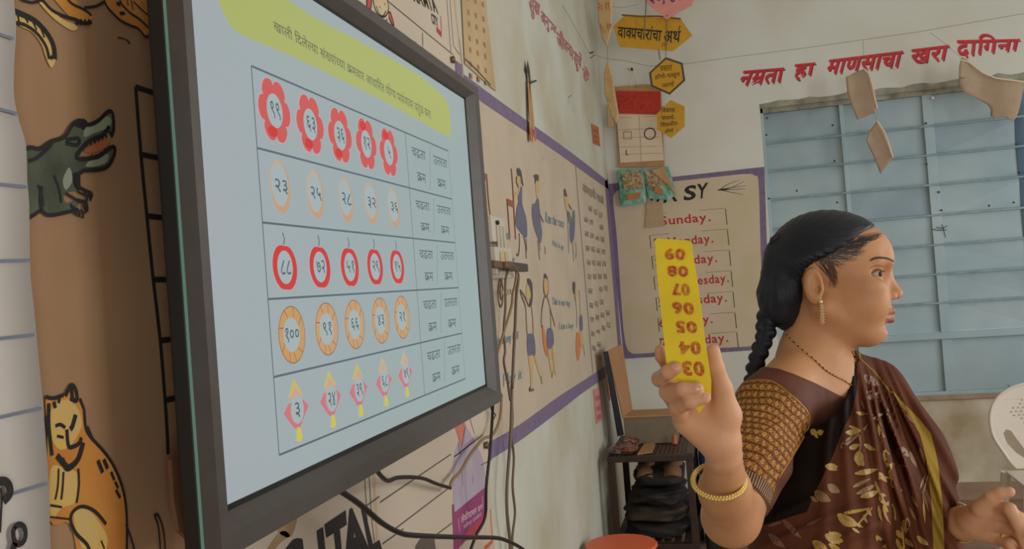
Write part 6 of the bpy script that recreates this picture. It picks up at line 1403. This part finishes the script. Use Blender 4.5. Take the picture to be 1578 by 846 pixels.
for x0_, y0_, x1_, y1_, w_, m_ in ((75,352,122,345,24,gold),(75,322,128,342,13,gold),(205,315,240,392,36,gold),(78,418,120,404,22,gold),(140,400,192,425,22,gold),(122,428,122,494,42,gold),(108,265,150,275,16,gold),(130,215,148,255,12,tan_),(150,170,215,215,38,bronze),(140,105,205,150,38,bronze),(150,205,222,180,26,bronze),
    (240,270,266,345,16,tan_),(325,275,364,318,14,tan_),(228,425,258,505,34,gold),(255,440,268,490,14,gold),(285,412,300,462,22,tan_),(303,412,332,455,24,tan_),(335,430,366,500,18,tan_),(380,415,405,490,14,tan_),(100,525,205,505,24,gold),(108,612,192,570,22,tan_),(92,582,168,545,18,tan_),(125,625,210,598,28,gold),(190,555,215,622,14,gold),(205,520,238,562,20,gold),(262,540,300,602,34,gold),(250,508,258,545,12,gold),(290,485,326,495,13,tan_),
    (215,610,244,662,34,gold),(203,658,216,726,15,gold),(224,650,252,742,22,gold),(260,652,276,727,17,gold),(345,618,372,668,14,tan_),(333,670,372,728,16,tan_),(402,530,378,592,11,tan_),(388,598,422,692,12,tan_),(393,640,400,737,11,gold),(-12,500,30,510,14,gold),(-8,575,36,606,30,tan_),(28,700,112,742,44,gold),(60,695,168,668,13,gold),(152,670,172,705,14,gold),(138,698,158,738,12,gold),(104,735,138,757,14,gold),(90,757,122,778,12,gold),
    (322,712,322,778,34,gold),(278,765,306,800,24,gold),(190,788,242,842,30,gold),(365,790,416,828,26,gold),(318,800,354,835,22,gold),(278,800,300,856,18,gold),(-10,780,50,790,30,gold),(-10,825,40,845,24,gold),(250,800,330,862,12,gold),(420,720,440,780,0.1,gold)):
    if w_ > 1: leaf(*c7_([(x0_, y0_), (x1_, y1_)]), w_/2.765, m_)
for x0_, y0_, x1_, y1_, w_, m_ in ((640,492,694,496,32,gold),(596,600,662,642,42,tan_),(648,572,702,602,36,tan_),(578,622,612,645,16,tan_),(705,405,790,330,10,tan_),(725,350,790,345,26,gold),(740,415,790,400,22,gold),(770,440,805,492,36,gold),(638,785,716,812,44,gold),(655,770,700,825,20,gold),(588,812,648,850,40,gold),(698,705,778,745,46,gold),(720,690,829,672,14,gold),(395,748,460,728,16,bronze),(460,720,540,800,26,bronze),(400,780,470,840,30,bronze),(578,342,606,352,28,gold),(606,352,636,345,26,gold),(596,352,610,375,14,gold),(560,745,630,712,16,bronze)):
    leaf(*c6_([(x0_, y0_), (x1_, y1_)]), w_/2.763, m_)
for pts, w_, m_ in ((c7_([(45, 415), (120, 358), (185, 292), (240, 258), (242, 250)]), .0042, tan_), (c7_([(122, 360), (128, 400), (124, 430)]), .003, tan_), (c7_([(185, 290), (205, 305), (215, 325)]), .003, tan_), (c7_([(240, 262), (190, 275), (145, 270)]), .003, tan_), (c7_([(205, 545), (235, 540), (262, 545)]), .003, gold), (c7_([(255, 505), (256, 540)]), .003, gold), (c7_([(305, 750), (308, 800), (312, 850)]), .003, gold), (c7_([(415, 530), (395, 600), (392, 660)]), .0025, tan_), (c7_([(110, 745), (150, 700), (175, 668)]), .003, gold)):
    onskin(bufs[id(m_)][1], pts, w_, bvh_s, 0.0008)
for m, b in bufs.values(): o = b.build('leaf_print', m, woman); o['kind'] = 'stuff'
# lower drape down to the floor
b = B(); hipc = l2w(np.array([mid[0], -0.60, mid[2]])); nr, ns = 16, 72; z_hi = hipc[2]+0.06
nW = AF*NRM[0]+AS*NRM[2]; nW[2] = 0; nW /= np.linalg.norm(nW); lW = np.array([-nW[1], nW[0], 0])
for i in range(nr+1):
    t = i/nr; z = z_hi*(1-t)+0.012*t; rl, rn = 0.155+0.10*t**0.8, 0.125+0.12*t**0.8
    for j in range(ns):
        a = 2*math.pi*j/ns; pl = 1+0.05*t**0.6*math.sin(a*13+math.sin(a*3))*(1 if math.cos(a) > -0.3 else 0.4)+0.02*math.sin(5*a+2*t)
        p = np.array([hipc[0], hipc[1], z])+nW*rn*math.cos(a)*pl+lW*rl*math.sin(a)*pl; b.v.append(tuple(p))
for i in range(nr):
    for j in range(ns): a0 = i*ns+j; a1 = i*ns+(j+1) % ns; b.f.append((a0, a1, a1+ns, a0+ns))
b.f.append(tuple(range(ns))); b.build('saree_skirt', mat('brown_skirt_cloth', (92, 56, 40), 0.6, scale=7, rgb2=(104, 70, 42), bump=0.1, bscale=200), woman, True)

# --- jewellery
m_gold = mat('yellow_gold', (214, 176, 84), 0.28, metal=0.85); m_blackb = mat('black_bead', (24, 20, 20), 0.3)
def chain_on(pts, m1, m2, name, r=0.0016, every=4):
    P = smoothpts(pts, 10); W = [cast(bvh_body, x, y, 0.0012) for x, y in P]; W = [w[0] for w in W if w is not None]
    b1, b2 = B(), B(); acc = 0; last = W[0]; n = 0
    for p in W[1:]:
        d = np.linalg.norm(p-last); k = max(1, int(d/0.0025))
        if d > 0.03: last = p; continue
        for i in range(k):
            c = last+(p-last)*(i+0.5)/k; (b1 if n % every else b2).sphere(c, r, 6, 4); n += 1
        last = p
    o = b1.build(name, m1, woman, True); o['kind'] = 'stuff'; o2 = b2.build(name, m2, woman, True); o2['kind'] = 'stuff'
chain_on([(1213, 516), (1231, 535), (1253.5, 553.5), (1272, 570.5), (1288, 580), (1299, 585.7), (1318, 599)], m_gold, m_blackb, 'necklace', 0.0013, 3)
chain_on([(1313, 541), (1317, 556), (1318, 570)], m_gold, m_blackb, 'necklace', 0.0012, 3)
ear_ = h(1264.5, 465, 0.078); b = B(); b.sphere(l2w(ear_), 0.0034, 10, 8); t0 = ear_.copy()
for i in range(7):
    p = ear_+[0.0016+0.0002*i, -0.006-0.0042*i, 0.001]
    c = l2w(p); rr = 0.0022+0.0005*(i in (5, 6)); b.tube([c+rr*(math.cos(a)*AF*0.6+math.sin(a)*AU) for a in np.linspace(0, 2*math.pi, 9)], 0.0006, 4, False)
    for sg in (-1, 1): b.sphere(c+AF*sg*0.0026, 0.0009, 5, 4)
o = b.build('earring', mat('pale_earring_gold', (226, 204, 156), 0.35, metal=0.6), woman, True); o['kind'] = 'stuff'
def ring(center, nrm_, r, tube_r, m, name, beads=0, squash=1.0, ph=0.0):
    nrm_ = nrm_/np.linalg.norm(nrm_); a = np.cross(nrm_, [0, 0, 1.0]); a /= np.linalg.norm(a); c = np.cross(nrm_, a); b = B(); pts = []
    for t in np.linspace(0, 2*math.pi, 49): pts.append(center+r*(math.cos(t)*a+squash*math.sin(t)*c))
    b.tube(pts, tube_r, 8, False)
    o = b.build(name, m, woman, True)
    if beads:
        b = B()
        for i in range(beads):
            t = 2*math.pi*i/beads; b.sphere(center+(r+tube_r*0.9)*(math.cos(t)*a+squash*math.sin(t)*c), tube_r*0.95, 7, 5)
            b.sphere(center+(r+tube_r*0.3)*(math.cos(t+.05)*a+squash*math.sin(t+.05)*c)+nrm_*tube_r, tube_r*0.7, 6, 4)
        b2 = b.build('bangle_bead', m, woman, True); b2['kind'] = 'stuff'
fa = h(1112, 700, .415)-h(1113, 765, .345); bc = l2w(h(1107.5, 741, .375)); fw_ = fa[0]*AF+fa[1]*AU+fa[2]*AS
ring(bc, fw_+AU*0.05, 0.0305, 0.0026, mat('pale_gold_bangle', (232, 202, 120), 0.38, metal=0.55), 'bangle', 52)
wl_ = h(1478, 806, 0)-elL; wn = wl_[0]*AF+wl_[1]*AU+wl_[2]*AS; wc = l2w(h(1474, 804, 0.0))
ring(wc, wn, 0.0295, 0.0013, mat('silver_bangle', (206, 200, 186), 0.25, metal=0.9), 'thin_bangle'); ring(l2w(h(1480, 806, 0.0)), wn+AU*0.01, 0.0290, 0.0011, m_gold, 'thin_bangle')

# ======================= the number strip in her hand =======================
SCd = 0.4785
def hc(x, y, off=0.0): return l2w(h(x, y, SCd+off+0.000004*((x-1045)*0.6)**2*0+0.006*math.sin((y-370)/270*math.pi)))
strip = empty('number_strip', tuple(hc(1048, 500)), 'yellow plastic strip of red stencilled upside down numbers held in her raised hand', 'number strip')
outline = [(1009, 372), (1012, 367.5), (1040, 369), (1062, 371), (1065.5, 374), (1068, 393), (1071.5, 413), (1076.5, 445), (1081, 477), (1086, 520), (1091, 554), (1096, 587), (1095.5, 610), (1087, 622), (1077.5, 637), (1072, 628), (1067, 612), (1061, 590), (1029.5, 585), (1027, 560), (1024, 530), (1019.5, 490), (1015, 449), (1011.5, 410)]
b = B(); b.slab([hc(x, y) for x, y in outline], -AS*0.0012); b.build('strip', mat('yellow_strip_plastic', (236, 206, 34), 0.42, noise=0.10, scale=20), strip)
m_sten = mat('red_stencil_ink', (176, 48, 28), 0.6, scale=260, rgb2=(206, 140, 34), detail=2)
for s, q in (("09", ((1024, 382), (1056, 383), (1025, 400), (1056, 401))), ("08", ((1028, 409), (1060, 410), (1029, 426), (1061, 427))), ("07", ((1034, 436), (1062, 437), (1036, 455), (1064, 456))), ("06", ((1035, 465), (1068, 466), (1038, 484), (1070, 486))),
             ("05", ((1041, 494), (1073, 495), (1043, 513), (1075, 514))), ("04", ((1046, 526), (1079, 526), (1048, 546), (1081, 547))), ("03", ((1051, 556), (1084, 557), (1054, 579), (1087, 580)))):
    b = B(); tl_, tr_, bl_, br_ = [hc(x, y, 0.0010) for x, y in q]; write(b, s, br_, bl_, tr_, tl_, bold=0.045); b.build('number', m_sten, strip)
attach(strip)
amb = empty('amber_card', tuple(l2w(h(1570, 840, 0.03))), 'amber card piece held in the lower left hand at the picture edge', 'card')
b = B(); b.slab([l2w(h(x, y, 0.062)) for x, y in ((1543, 826), (1552, 806), (1575, 792), (1610, 786), (1620, 870), (1548, 870))], -AS*0.002); b.build('card', mat('amber_card', (196, 146, 62), 0.5, noise=0.1), amb); attach(amb)
attach(woman)
print('CLOTH', len(Vb), len(Vs), time.time()-T0)

GROUPS = {'hanging_card': 'cards hanging on threads in the corner', 'paper_strip': 'cream paper strips in the corner', 'thread': 'threads strung between the walls', 'paper_tag': 'brown paper tags at the window',
          'plastic_packet': 'packets under the calendar', 'cable': 'cables on the left wall', 'cloth_bag': 'bags stacked on the rack shelf', 'wall_sticker': 'paper stickers on the left wall', 'drawing_pin': 'pins in the printed banner'}
for o in list(SC.objects):
    if o.parent is None and o.name.split('.')[0] in GROUPS: o['group'] = GROUPS[o.name.split('.')[0]]
